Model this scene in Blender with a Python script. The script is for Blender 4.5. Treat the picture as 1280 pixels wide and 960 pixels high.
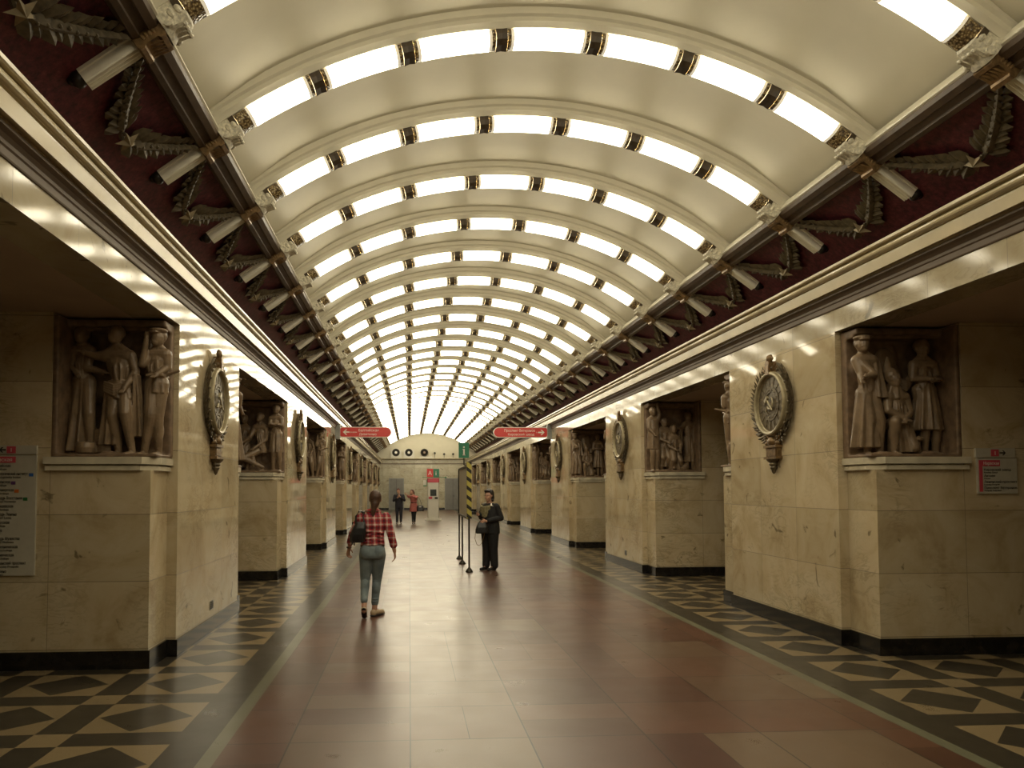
import bpy, bmesh, math, random
from mathutils import Vector, Matrix
import numpy as np
for _o in list(bpy.data.objects): bpy.data.objects.remove(_o)
S = bpy.context.scene
COL = S.collection
PI = math.pi
R_ = math.radians
random.seed(7)

# ---------------------------------------------------------------- camera
_roll, _pitch, _yaw = -0.0028, 0.0437, 0.0632
CAMX, CAMZ = -1.105, 1.65
cam = bpy.data.cameras.new('camera'); cam_o = bpy.data.objects.new('camera', cam); COL.objects.link(cam_o)
cr, sr, cp, sp, cy_, sy_ = math.cos(_roll), math.sin(_roll), math.cos(_pitch), math.sin(_pitch), math.cos(_yaw), math.sin(_yaw)
RY = np.array([[cy_, 0, -sy_], [0, 1, 0], [sy_, 0, cy_]])
RP = np.array([[1, 0, 0], [0, cp, -sp], [0, sp, cp]])
RR = np.array([[cr, sr, 0], [-sr, cr, 0], [0, 0, 1]])
RM = RR @ RP @ RY
def _w(v): return Vector((v[0], v[2], v[1]))
_r, _u, _f = _w(RM[0]), _w(RM[1]), _w(RM[2])
cam_o.matrix_world = Matrix(((_r.x, _u.x, -_f.x, CAMX), (_r.y, _u.y, -_f.y, 0), (_r.z, _u.z, -_f.z, CAMZ), (0, 0, 0, 1)))
cam.sensor_width = 36; cam.lens = 950 / 1280 * 36
cam.shift_x = (640 - 572.0) / 1280; cam.shift_y = (569.4 - 480) / 1280
cam.clip_start = .05; cam.clip_end = 200
S.camera = cam_o

# ---------------------------------------------------------------- world and exposure
W = bpy.data.worlds.new('world'); S.world = W; W.use_nodes = True
W.node_tree.nodes['Background'].inputs[0].default_value = (.9, .75, .5, 1)
W.node_tree.nodes['Background'].inputs[1].default_value = .0
S.view_settings.view_transform = 'Standard'; S.view_settings.look = 'None'
S.view_settings.gamma = 1; S.view_settings.use_curve_mapping = False
S.view_settings.exposure = 0.7
LAMP = 6.0
LAMP_COL = (1.0, .90, .67)
S.cycles.max_bounces = 6; S.cycles.diffuse_bounces = 4; S.cycles.glossy_bounces = 3
S.cycles.sample_clamp_indirect = 6

# ---------------------------------------------------------------- node helper
class X:
    def __init__(s, nt, k): s.nt, s.k = nt, k
    def _m(s, op, *a):
        n = s.nt.nodes.new('ShaderNodeMath'); n.operation = op
        for i, v in enumerate((s,) + a):
            if isinstance(v, X): s.nt.links.new(v.k, n.inputs[i])
            else: n.inputs[i].default_value = v
        return X(s.nt, n.outputs[0])
    def __add__(s, o): return s._m('ADD', o)
    def __sub__(s, o): return s._m('SUBTRACT', o)
    def __mul__(s, o): return s._m('MULTIPLY', o)
    def __truediv__(s, o): return s._m('DIVIDE', o)
    def floor(s): return s._m('FLOOR')
    def fract(s): return s._m('FRACT')
    def abs(s): return s._m('ABSOLUTE')
    def lt(s, o): return s._m('LESS_THAN', o)
    def gt(s, o): return s._m('GREATER_THAN', o)
    def mx(s, o): return s._m('MAXIMUM', o)
    def mn(s, o): return s._m('MINIMUM', o)
    def inv(s): return (s * -1.0) + 1.0
class G:
    """a material with helpers"""
    def __init__(s, name, col=(.5, .5, .5), rough=.5, metal=0, spec=.5):
        s.m = bpy.data.materials.new(name); s.m.use_nodes = True; s.nt = s.m.node_tree
        s.b = s.nt.nodes['Principled BSDF']
        s.b.inputs['Base Color'].default_value = (*col, 1); s.b.inputs['Roughness'].default_value = rough
        s.b.inputs['Metallic'].default_value = metal; s.b.inputs['Specular IOR Level'].default_value = spec
        s.m.diffuse_color = (*col, 1)
    def pos(s, obj=False):
        if obj:
            n = s.nt.nodes.new('ShaderNodeTexCoord'); o = n.outputs['Object']
        else:
            n = s.nt.nodes.new('ShaderNodeNewGeometry'); o = n.outputs['Position']
        q = s.nt.nodes.new('ShaderNodeSeparateXYZ'); s.nt.links.new(o, q.inputs[0]); s.P = o
        return [X(s.nt, q.outputs[i]) for i in range(3)]
    def normal(s):
        n = s.nt.nodes.new('ShaderNodeNewGeometry'); q = s.nt.nodes.new('ShaderNodeSeparateXYZ')
        s.nt.links.new(n.outputs['True Normal'], q.inputs[0])
        return [X(s.nt, q.outputs[i]) for i in range(3)]
    def comb(s, a, b, c=0.0):
        n = s.nt.nodes.new('ShaderNodeCombineXYZ')
        for i, v in enumerate((a, b, c)):
            if isinstance(v, X): s.nt.links.new(v.k, n.inputs[i])
            else: n.inputs[i].default_value = v
        return n.outputs[0]
    def noise(s, scale, detail=3, vec=None, dist=0, rough=.5, stretch=None):
        n = s.nt.nodes.new('ShaderNodeTexNoise'); n.inputs['Scale'].default_value = scale
        n.inputs['Detail'].default_value = detail; n.inputs['Distortion'].default_value = dist; n.inputs['Roughness'].default_value = rough
        v = vec if vec is not None else s.P
        if stretch:
            mp = s.nt.nodes.new('ShaderNodeMapping'); mp.inputs['Scale'].default_value = stretch
            s.nt.links.new(v, mp.inputs[0]); v = mp.outputs[0]
        s.nt.links.new(v, n.inputs['Vector'])
        return X(s.nt, n.outputs['Fac'])
    def white(s, vec):
        n = s.nt.nodes.new('ShaderNodeTexWhiteNoise'); s.nt.links.new(vec, n.inputs[0]); return X(s.nt, n.outputs[0])
    def ramp(s, x, stops):
        n = s.nt.nodes.new('ShaderNodeValToRGB'); s.nt.links.new(x.k, n.inputs[0]); e = n.color_ramp.elements
        while len(e) < len(stops): e.new(.5)
        for el, (p, c) in zip(e, stops): el.position = p; el.color = (*c, 1) if len(c) == 3 else c
        return n.outputs[0]
    def mix(s, f, a, b, mode='MIX'):
        n = s.nt.nodes.new('ShaderNodeMix'); n.data_type = 'RGBA'; n.blend_type = mode
        if isinstance(f, X): s.nt.links.new(f.k, n.inputs[0])
        else: n.inputs[0].default_value = f
        for i, v in ((6, a), (7, b)):
            if isinstance(v, tuple): n.inputs[i].default_value = (*v, 1)
            else: s.nt.links.new(v, n.inputs[i])
        return n.outputs[2]
    def color(s, c): s.nt.links.new(c, s.b.inputs['Base Color'])
    def rough(s, x): s.nt.links.new(x.k, s.b.inputs['Roughness'])
    def bump(s, x, st=.2, d=.01):
        n = s.nt.nodes.new('ShaderNodeBump'); n.inputs['Strength'].default_value = st; n.inputs['Distance'].default_value = d
        s.nt.links.new(x.k, n.inputs['Height']); s.nt.links.new(n.outputs[0], s.b.inputs['Normal'])

def simple(name, col, rough=.5, metal=0, var=.12, scale=20, bump=0, spec=.5, bd=.004):
    g = G(name, col, rough, metal, spec); g.pos(True)
    n = g.noise(scale, 3)
    a = tuple(max(0, c * (1 - var)) for c in col); b = tuple(min(1, c * (1 + var)) for c in col)
    g.color(g.ramp(n, [(.3, a), (.7, b)]))
    if bump: g.bump(n, bump, bd)
    return g.m

# hall dimensions (metres)
FW = 3.42; PY0 = 7.77; PL = 2.68; PP = 6.82; ZB = 3.31
VC = .23; RC = .85; RL = 5.12; AY0 = 7.13; AP = PP / 4
YEND = 59.5; YBACK = -5.5
TH = R_(36.5)

def marble(name, base, dark, lite, rough=.1, joints=True, rot=0.0):
    g = G(name, base, rough, 0, .55)
    x, y, z = g.pos(); nx, ny, nz = g.normal()
    n1 = g.noise(1.6, 6, dist=1.2, rough=.62)
    n2 = g.noise(2.2, 7, dist=2.5, rough=.6, stretch=(1, 1, 2.4))
    n3 = g.noise(30, 3)
    c = g.ramp(n1, [(.28, dark), (.47, base), (.72, lite)])
    v = ((n2 - .5).abs()).lt(.012)
    vs = ((n2 - .5).abs() * 18.0).mn(1.0)
    n4 = g.noise(.9, 4, dist=.6)
    veinf = vs.inv() * ((n4 - .46) * 5.0).mx(0.0).mn(1.0) * .5
    c = g.mix(veinf, c, tuple(k * .42 for k in dark))
    sp_ = g.noise(4.2, 4, dist=.8)
    c = g.mix(((sp_ - .665) * 14.0).mx(0.0).mn(.7), c, tuple(k * .28 for k in dark))
    if joints:
        zj = (z - .18) / .62
        fz = zj.fract(); lz = fz.mn(fz.inv()).lt(.0055)
        yj = (((y - (PY0 - PP * 4)) / PP).fract() * PP) / (PL / 3)
        fy = yj.fract(); ly = fy.mn(fy.inv()).lt(.003) * nx.abs().gt(.5)
        xj = (x.abs() - 4.43) / 1.25
        fx = xj.fract(); lx = fx.mn(fx.inv()).lt(.002) * ny.abs().gt(.5)
        line = lz.mx(ly).mx(lx)
        cell = g.white(g.comb(zj.floor() + 3.1, (yj.floor() * nx.abs()) + (xj.floor() * ny.abs()), ((y / PP).floor())))
        c = g.mix(1.0, c, g.ramp(cell, [(0, (.80, .79, .76)), (1, (1.0, 1.0, 1.0))]), 'MULTIPLY')
        c = g.mix(line * .75, c, tuple(k * .25 for k in dark))
        g.rough((n3 * .04) + (line * .4) + rough - .02)
    g.color(c)
    g.bump(g.noise(1.6, 1, stretch=(1, .7, 1)), .22, .012)
    return g.m

M = {}
M['marble'] = marble('marble', (.62, .51, .33), (.48, .37, .215), (.70, .61, .43), rough=.05)
M['marble_fascia'] = marble('marble_fascia', (.50, .43, .29), (.42, .34, .21), (.56, .49, .36), rough=.09)
M['marble_end'] = marble('marble_end', (.50, .46, .33), (.42, .36, .24), (.58, .54, .40), rough=.25)
M['vault'] = simple('vault_plaster', (.60, .56, .43), .5, var=.03, scale=3)
M['rib'] = simple('rib_plaster', (.64, .60, .48), .45, var=.04, scale=5)
M['carved'] = simple('carved_plaster', (.62, .58, .46), .5, var=.3, scale=45, bump=.6)
M['fluted'] = simple('fluted_plaster', (.78, .74, .62), .38, var=.05, scale=14)
M['rail'] = simple('brown_rail', (.075, .048, .028), .5, var=.25, scale=8)
M['bronze'] = simple('bronze', (.20, .125, .055), .38, .4, var=.4, scale=25, bump=.3)
M['dark_bronze'] = simple('dark_bronze', (.135, .105, .060), .45, .25, var=.45, scale=30, bump=.5)
M['knob'] = simple('dark_knob', (.02, .016, .012), .4, .4)
M['cornice'] = simple('cornice_stone', (.50, .42, .26), .2, var=.12, scale=2.5)
M['cornice_dark'] = simple('cornice_recess', (.135, .095, .06), .55, var=.1, scale=3)
M['black'] = simple('black_marble', (.016, .014, .012), .16, var=.5, scale=8)
M['ceil_side'] = simple('side_ceiling', (.42, .32, .23), .7, var=.06, scale=2)
M['ledge'] = simple('ledge_stone', (.62, .56, .42), .25, var=.15, scale=6)
g = G('relief_stone', (.3, .2, .12), .32); g.pos(True)
_f = g.noise(26, 2, stretch=(1, 1, .22), dist=.6); _n = g.noise(8, 3)
g.color(g.ramp(_n, [(.3, (.185, .126, .074)), (.7, (.29, .205, .125))])); g.bump(_f, .55, .010); M['relief'] = g.m
M['relief_back'] = simple('relief_ground', (.19, .125, .075), .5, var=.3, scale=12, bump=.4)
M['white'] = simple('white_enamel', (.62, .60, .52), .35, var=.03)
M['board'] = simple('board_white', (.50, .47, .38), .45, var=.04)
M['ink'] = simple('dark_ink', (.03, .025, .02), .5)
M['pink'] = simple('line_red', (.55, .07, .10), .45, var=.05)
M['sign_red'] = simple('sign_red', (.62, .045, .04), .35, var=.05)
M['sign_white'] = simple('sign_white', (.85, .80, .72), .4, var=.02)
M['green'] = simple('sign_green', (.03, .20, .11), .4, var=.05)
M['blue'] = simple('route_blue', (.03, .12, .40), .5); M['violet'] = simple('route_violet', (.16, .07, .22), .5)
M['orange'] = simple('route_orange', (.65, .17, .03), .5); M['dgreen'] = simple('route_green', (.03, .16, .05), .5)
M['grey_door'] = simple('grey_door', (.20, .195, .18), .4, var=.08, scale=4)
M['grey'] = simple('grey_metal', (.25, .25, .23), .4, .3)
M['dark_metal'] = simple('dark_metal', (.045, .04, .03), .4, .6)
M['screen'] = simple('screen_dark', (.05, .06, .06), .15)
M['skin'] = simple('skin', (.50, .28, .19), .5, var=.08, scale=8)
M['hair_brown'] = simple('hair_brown', (.075, .035, .02), .5, var=.4, scale=60, bump=.5)
M['hair_dark'] = simple('hair_dark', (.018, .012, .01), .45, var=.4, scale=60, bump=.5)
M['hair_red'] = simple('hair_red', (.10, .022, .015), .5, var=.4, scale=60, bump=.5)
M['uniform'] = simple('black_uniform', (.010, .010, .011), .75, var=.3, scale=30)
M['navy'] = simple('navy_cloth', (.022, .022, .032), .8, var=.3, scale=20)
M['khaki'] = simple('olive_scarf', (.24, .21, .11), .8, var=.4, scale=30, bump=.5)
M['leather'] = simple('black_leather', (.012, .011, .012), .35, var=.3, scale=25, bump=.3)
M['coral'] = simple('coral_cloth', (.40, .12, .10), .8, var=.2, scale=20)
M['shoe_beige'] = simple('shoe_beige', (.50, .38, .25), .5)
M['sole'] = simple('shoe_sole', (.02, .018, .016), .7)
M['gold'] = simple('gilt_rim', (.40, .34, .21), .35, .2, var=.12, scale=20)

# frieze (porphyry red)
g = G('red_porphyry', (.06, .01, .012), .6, 0, .3); g.pos()
n = g.noise(16, 6, rough=.75); n2 = g.noise(2.5, 3)
g.color(g.mix((n2 - .45).mx(0.0).mn(.4), g.ramp(n, [(.32, (.028, .006, .010)), (.55, (.105, .018, .027)), (.75, (.20, .05, .05))]), (.03, .012, .01)))
M['frieze'] = g.m

# lamp glass
g = G('lamp_glow', (.9, .85, .7), .4)
g.b.inputs['Emission Color'].default_value = (*LAMP_COL, 1); g.b.inputs['Emission Strength'].default_value = LAMP
M['glow'] = g.m
g = G('lamp_glow_dim', (.6, .5, .3), .25); g.pos(True)
g.b.inputs['Emission Color'].default_value = (*LAMP_COL, 1); g.b.inputs['Emission Strength'].default_value = LAMP * .05
M['glow_soft'] = g.m
g = G('lamp_end_glass', (.32, .24, .11), .18); g.pos(True)
vn = g.nt.nodes.new('ShaderNodeTexVoronoi'); vn.inputs['Scale'].default_value = 55; g.nt.links.new(g.P, vn.inputs['Vector'])
vd = X(g.nt, vn.outputs['Distance'])
g.color(g.ramp(vd, [(.1, (.60, .50, .26)), (.45, (.22, .15, .07)), (.8, (.05, .035, .02))])); g.bump(vd, 1.0, .006)
M['lamp_end'] = g.m

M['lamp_cap'] = simple('lamp_cap', (.060, .042, .024), .5, var=.3)
# denim
g = G('denim', (.10, .15, .19), .8); x, y, z = g.pos(True)
a = g.noise(7, 3); b = g.noise(90, 2)
c = g.ramp(a, [(.35, (.15, .195, .22)), (.6, (.23, .285, .30)), (.78, (.40, .44, .43))])
g.color(g.mix(b * .3, c, (.07, .09, .11))); M['denim'] = g.m
# plaid shirt
g = G('red_plaid', (.4, .03, .04), .8); x, y, z = g.pos(True)
def stripe(c, period, duty, ph=0.0): 
    f = ((c / period) + ph).fract(); return f.lt(duty)
u = x + (y * .35); w = z
s1 = stripe(u, .085, .26, .2); s2 = stripe(w, .085, .26, .1)
d1 = stripe(u, .085, .30, .65); d2 = stripe(w, .085, .30, .6)
c = g.mix(((s1 + s2) * .5), (.42, .025, .035), (.72, .55, .48))
c = g.mix(((d1 + d2) * .42), c, (.055, .012, .03))
g.color(c); M['plaid'] = g.m
# hazard stripes
g = G('hazard_stripe', (.7, .6, .1), .45); x, y, z = g.pos()
f = ((z + (x * .8)) / .185).fract().lt(.42)
g.color(g.mix(f, (.50, .43, .09), (.02, .018, .015))); M['hazard'] = g.m

# floor
g = G('floor_stone', (.3, .2, .1), .2, 0, .38); x, y, z = g.pos()
ax = x.abs()
grain = g.noise(140, 2); big = g.noise(.55, 3, dist=.5); mid = g.noise(3.0, 4)
ix = ((x + 1.10) / .785); jy = ((y - 5.08) / .755)
ci, cj = ix.floor(), jy.floor()
rnd = g.white(g.comb(ci, cj, 1.0)); rnd2 = g.white(g.comb(ci, cj, 7.0))
fx, fy = ix.fract(), jy.fract()
hx = rnd2.lt(.30); hy = rnd2.gt(.68)
half = (hx * fx.gt(.5)) + (hy * fy.gt(.5) * 2.0)
tone = g.white(g.comb(ci + (half * 13.0), cj, 3.0))
lx = fx.mn(fx.inv()); ly = fy.mn(fy.inv())
seam = lx.lt(.0065).mx(ly.lt(.0065))
seam = seam.mx(hx * (fx - .5).abs().lt(.0035)).mx(hy * (fy - .5).abs().lt(.0035))
tilec = g.ramp(tone, [(0, (.070, .024, .015)), (.35, (.110, .042, .026)), (.65, (.150, .068, .042)), (.86, (.14, .086, .053)), (1, (.20, .14, .09))])
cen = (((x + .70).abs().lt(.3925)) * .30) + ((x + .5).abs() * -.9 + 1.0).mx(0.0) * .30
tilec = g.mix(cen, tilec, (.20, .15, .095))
tilec = g.mix((big * .25), tilec, (.105, .052, .034))
tilec = g.mix(((grain - .5).abs() * 1.2).mn(.6), tilec, (.07, .045, .03))
tilec = g.mix(seam * .95, tilec, (.018, .011, .007))
# side pattern
q = .2617; pc = .9753
cx = (ax - 2.655) / pc; kx = cx.fract() * pc
cyy = ((y - 5.372) / pc); ky = cyy.fract() * pc
incx = kx.lt(pc - q); incy = ky.lt(pc - q)
cell = incx * incy
sq = incx.inv() * incy.inv()
h = (pc - q) / 2
dia = ((kx - h).abs() + (ky - h).abs()).lt(h * .93) * cell
lightm = (cell * dia.inv()).mx(sq)
darkc = g.mix(g.noise(9, 4) , (.014, .012, .009), (.045, .038, .028))
lightc = g.mix(g.noise(90, 2), (.19, .135, .068), (.31, .235, .13))
pat = g.mix(lightm, darkc, lightc)
c = g.mix(ax.gt(2.655), darkc, pat)
c = g.mix(ax.lt(2.385), c, (.145, .145, .095))
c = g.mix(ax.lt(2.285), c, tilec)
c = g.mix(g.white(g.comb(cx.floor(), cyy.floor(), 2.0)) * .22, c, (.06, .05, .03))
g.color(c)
g.rough((mid * .14) + (grain * .05) + .21)
g.bump(g.noise(2.0, 2) + (grain * .03) - (seam * .15), .12, .006)
M['floor'] = g.m

# ---------------------------------------------------------------- mesh helper
class MB:
    def __init__(s): s.v = []; s.f = []; s.mi = []; s.cur = 0
    def add(s, vs, fs):
        o = len(s.v); s.v += [tuple(v) for v in vs]; s.f += [tuple(i + o for i in f) for f in fs]; s.mi += [s.cur] * len(fs); return s
    def box(s, a, b):
        x0, y0, z0 = a; x1, y1, z1 = b
        return s.add([(x0, y0, z0), (x1, y0, z0), (x1, y1, z0), (x0, y1, z0), (x0, y0, z1), (x1, y0, z1), (x1, y1, z1), (x0, y1, z1)],
                     [(0, 3, 2, 1), (4, 5, 6, 7), (0, 1, 5, 4), (1, 2, 6, 5), (2, 3, 7, 6), (3, 0, 4, 7)])
    def prism(s, poly, axis, a, b):
        """extrude 2D polygon along axis; for 'y' poly=(x,z); 'x': (y,z); 'z': (x,y)"""
        def P(p, t): return {'y': (p[0], t, p[1]), 'x': (t, p[0], p[1]), 'z': (p[0], p[1], t)}[axis]
        n = len(poly); vs = [P(p, a) for p in poly] + [P(p, b) for p in poly]
        fs = [(i, (i + 1) % n, n + (i + 1) % n, n + i) for i in range(n)] + [tuple(range(n)), tuple(range(2 * n - 1, n - 1, -1))]
        return s.add(vs, fs)
    def loft(s, rings, cap=True, closed=True):
        n = len(rings[0]); vs = [p for r in rings for p in r]; fs = []
        for k in range(len(rings) - 1):
            for i in range(n if closed else n - 1):
                j = (i + 1) % n
                fs.append((k * n + i, k * n + j, (k + 1) * n + j, (k + 1) * n + i))
        if cap: fs += [tuple(range(n - 1, -1, -1)), tuple(range((len(rings) - 1) * n, len(rings) * n))]
        return s.add(vs, fs)
    def tube(s, pts, rad, n=10, sq=1.0, side=None):
        pts = [Vector(p) for p in pts]
        if not isinstance(rad, (list, tuple)): rad = [rad] * len(pts)
        rings = []
        for i, p in enumerate(pts):
            d = (pts[min(i + 1, len(pts) - 1)] - pts[max(i - 1, 0)]).normalized()
            a = Vector((0, 0, 1)) if abs(d.z) < .9 else Vector((0, 1, 0))
            if side: a = Vector(side)
            e1 = d.cross(a).normalized(); e2 = d.cross(e1).normalized()
            rings.append([p + e1 * (rad[i] * math.cos(2 * PI * k / n)) + e2 * (rad[i] * sq * math.sin(2 * PI * k / n)) for k in range(n)])
        return s.loft(rings)
    def cap(s, p0, p1, r0, r1, n=12, sq=1.0):
        """tapered capsule"""
        p0, p1 = Vector(p0), Vector(p1); d = (p1 - p0)
        d = d.normalized() if d.length > 1e-6 else Vector((0, 0, 1))
        pts = []; rad = []
        for t in (-1, -.86, -.5): pts.append(p0 + d * r0 * t); rad.append(max(.001, r0 * math.sqrt(max(0, 1 - t * t))))
        pts += [p0, p1]; rad += [r0, r1]
        for t in (.5, .86, 1): pts.append(p1 + d * r1 * t); rad.append(max(.001, r1 * math.sqrt(max(0, 1 - t * t))))
        a = Vector((0, 0, 1)) if abs(d.z) < .9 else Vector((0, 1, 0))
        e1 = d.cross(a).normalized(); e2 = d.cross(e1).normalized()
        return s.loft([[p + e1 * (r * math.cos(2 * PI * k / n)) + e2 * (r * sq * math.sin(2 * PI * k / n)) for k in range(n)] for p, r in zip(pts, rad)])
    def ell(s, c, r, n=14, m=9, rot=None):
        c = Vector(c); vs = []; fs = []
        Rm = rot or Matrix.Identity(3)
        for i in range(m + 1):
            t = PI * i / m
            tt = min(max(t, .02), PI - .02)
            for k in range(n):
                p = 2 * PI * k / n
                vs.append(c + Rm @ Vector((r[0] * math.sin(tt) * math.cos(p), r[1] * math.sin(tt) * math.sin(p), r[2] * math.cos(tt))))
        for i in range(m):
            for k in range(n):
                j = (k + 1) % n; fs.append((i * n + k, (i + 1) * n + k, (i + 1) * n + j, i * n + j))
        fs += [tuple(range(n)), tuple(range((m + 1) * n - 1, m * n - 1, -1))]
        return s.add(vs, fs)
    def lathe(s, prof, c=(0, 0, 0), axis='z', n=20):
        rings = []
        for r, h in prof:
            rr = []
            for k in range(n):
                a = 2 * PI * k / n; u, v = r * math.cos(a), r * math.sin(a)
                p = {'z': (u, v, h), 'x': (h, u, v), 'y': (u, h, v)}[axis]
                rr.append((p[0] + c[0], p[1] + c[1], p[2] + c[2]))
            rings.append(rr)
        return s.loft(rings)
    def leaf(s, base, tip, w, up, bend=.25):
        base, tip, up = Vector(base), Vector(tip), Vector(up).normalized()
        d = tip - base; sd = d.cross(up).normalized() * w
        m1 = base + d * .3 + up * w * .35; m2 = base + d * .68 + up * w * .25; bk = up * (-w * .18)
        vs = [base, base + d * .3 + sd * .8 + bk, m1, base + d * .3 - sd * .8 + bk, base + d * .68 + sd * .75 + bk, m2, base + d * .68 - sd * .75 + bk, tip,
              base + d * .5 - up * w * .5]
        return s.add(vs, [(0, 2, 1), (0, 3, 2), (1, 2, 5, 4), (2, 3, 6, 5), (4, 5, 7), (5, 6, 7), (0, 1, 8), (1, 4, 8), (4, 7, 8), (7, 6, 8), (6, 3, 8), (3, 0, 8)])
    def mesh(s, name, mats, smooth=None):
        me = bpy.data.meshes.new(name); me.from_pydata(s.v, [], s.f)
        for m_ in (mats if isinstance(mats, (list, tuple)) else [mats]): me.materials.append(m_)
        me.polygons.foreach_set('material_index', s.mi)
        bm = bmesh.new(); bm.from_mesh(me); bmesh.ops.recalc_face_normals(bm, faces=bm.faces); bm.to_mesh(me); bm.free()
        if smooth is not None:
            me.polygons.foreach_set('use_smooth', [True] * len(me.polygons))
            try: me.set_sharp_from_angle(angle=R_(smooth))
            except Exception: pass
        me.update(); return me
    def build(s, name, mats, parent=None, smooth=None, loc=None):
        return link(name, s.mesh(name, mats, smooth), parent, loc)
def link(name, me, parent=None, loc=None):
    o = bpy.data.objects.new(name, me); COL.objects.link(o)
    if parent: o.parent = parent
    if loc: o.location = loc
    return o
def tag(o, label, cat, group=None):
    o['label'] = label; o['category'] = cat
    if group: o['group'] = group
    return o
def struct(o): o['kind'] = 'structure'; return o
def thing(name, label, cat, loc=(0, 0, 0), rot=(0, 0, 0), group=None):
    o = bpy.data.objects.new(name, None); COL.objects.link(o); o.location = loc; o.rotation_euler = rot
    o.empty_display_size = .1
    return tag(o, label, cat, group)
def dup(root, loc, rot, label, group=None):
    def cp(o, par):
        c = o.copy(); COL.objects.link(c)
        if par: c.parent = par
        for ch in kids.get(o.name, []): cp(ch, c)
        return c
    kids = {}
    def walk(o):
        kids[o.name] = list(o.children)
        for ch in o.children: walk(ch)
    walk(root)
    r = cp(root, None); r.location = loc; r.rotation_euler = rot; r['label'] = label
    if group: r['group'] = group
    return r
def remesh(mb, voxel, smooth_it=3, name='m', mat_=None):
    me = mb.mesh(name, mat_); o = bpy.data.objects.new(name, me); COL.objects.link(o)
    md = o.modifiers.new('r', 'REMESH'); md.mode = 'VOXEL'; md.voxel_size = voxel; md.use_smooth_shade = True
    if smooth_it:
        sm = o.modifiers.new('s', 'SMOOTH'); sm.iterations = smooth_it; sm.factor = .5
    dg = bpy.context.evaluated_depsgraph_get(); dg.update()
    out = bpy.data.meshes.new_from_object(o.evaluated_get(dg)); out.name = name
    bpy.data.objects.remove(o); 
    if mat_ and not out.materials: out.materials.append(mat_)
    out.polygons.foreach_set('use_smooth', [True] * len(out.polygons))
    return out
def split_loose(me, name):
    bm = bmesh.new(); bm.from_mesh(me); bm.verts.ensure_lookup_table(); seen = set(); out = []
    for v in bm.verts:
        if v.index in seen: continue
        st = [v]; comp = []; seen.add(v.index)
        while st:
            q = st.pop(); comp.append(q.index)
            for e in q.link_edges:
                w = e.other_vert(q)
                if w.index not in seen: seen.add(w.index); st.append(w)
        if len(comp) < 30: continue
        mp = {i: k for k, i in enumerate(comp)}
        fs = [[mp[x.index] for x in f.verts] for f in bm.faces if f.verts[0].index in mp]
        m2 = bpy.data.meshes.new(name); m2.from_pydata([bm.verts[i].co[:] for i in comp], [], fs); m2.materials.append(me.materials[0])
        m2.polygons.foreach_set('use_smooth', [True] * len(m2.polygons)); out.append(m2)
    bm.free(); return out
def text(txt, size, mat_, parent, loc, rot, name='lettering', align='LEFT', width=None, ext=.001, sx=1.0):
    cu = bpy.data.curves.new('t', 'FONT'); cu.body = txt; cu.size = size; cu.align_x = align; cu.extrude = ext; cu.resolution_u = 2
    o = bpy.data.objects.new('t', cu); COL.objects.link(o)
    dg = bpy.context.evaluated_depsgraph_get(); dg.update()
    me = bpy.data.meshes.new_from_object(o.evaluated_get(dg)); bpy.data.objects.remove(o)
    me.name = name; me.materials.clear(); me.materials.append(mat_)
    if width:
        xs = [v.co.x for v in me.vertices]
        if xs:
            k = width / max(1e-4, max(xs) - min(xs)); sx = min(1.0, k)
    for v in me.vertices: v.co.x *= sx
    q = link(name, me, parent, loc); q.rotation_euler = rot; return q
ORD = ['zeroth', 'first', 'second', 'third', 'fourth', 'fifth', 'sixth', 'seventh', 'eighth', 'ninth', 'tenth', 'eleventh', 'twelfth', 'thirteenth', 'fourteenth', 'fifteenth', 'sixteenth', 'seventeenth', 'eighteenth', 'nineteenth', 'twentieth']
ORD += ['twenty-' + ORD[i] for i in range(1, 10)] + ['thirtieth'] + ['thirty-' + ORD[i] for i in range(1, 10)]

# ================================================================ THE SHELL
mb = MB(); mb.add([(-9.5, YBACK, 0), (9.5, YBACK, 0), (9.5, YEND + .4, 0), (-9.5, YEND + .4, 0), (-9.5, YBACK, -.1), (9.5, YBACK, -.1), (9.5, YEND + .4, -.1), (-9.5, YEND + .4, -.1)],
    [(0, 1, 2, 3), (4, 7, 6, 5), (0, 4, 5, 1), (1, 5, 6, 2), (2, 6, 7, 3), (3, 7, 4, 0)])
struct(mb.build('floor', M['floor']))
# vault with gently coved panels
RV = 5.33
def vault():
    mb = MB(); na = 40; ks = []
    ys = []
    k0 = -7
    y = YBACK
    ny = int((YEND - YBACK) / AP * 8)
    a0, a1 = -R_(37.2), R_(37.2); vs = []; fs = []
    for j in range(ny + 1):
        yy = YBACK + (YEND - YBACK) * j / ny
        ph = ((yy - AY0) / AP) % 1.0
        cov = math.sin(PI * ph) ** .8
        for i in range(na + 1):
            t = i / na; a = a0 + (a1 - a0) * t
            edge = min(1, min(t, 1 - t) / .12); edge = edge * edge * (3 - 2 * edge)
            r = RV + .12 * cov * edge
            vs.append((VC + r * math.sin(a), yy, RC + r * math.cos(a)))
    for j in range(ny):
        for i in range(na):
            q = j * (na + 1) + i; fs.append((q, q + 1, q + na + 2, q + na + 1))
    mb.add(vs, fs); return mb
struct(vault().build('ceiling', M['vault'], smooth=60))
def loc2(x, z): return (x, z)
OX, OZ = 3.03, 5.02            # local origin of the springing, measured from the vault axis
cT, sT = math.cos(TH), math.sin(TH)
def fr(side, t, n):            # t down the slope, n away from the room
    return (VC + side * (OX + t * cT + n * sT), OZ - t * sT + n * cT)
side_name = {-1: 'left', 1: 'right'}
tn = 1
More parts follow.
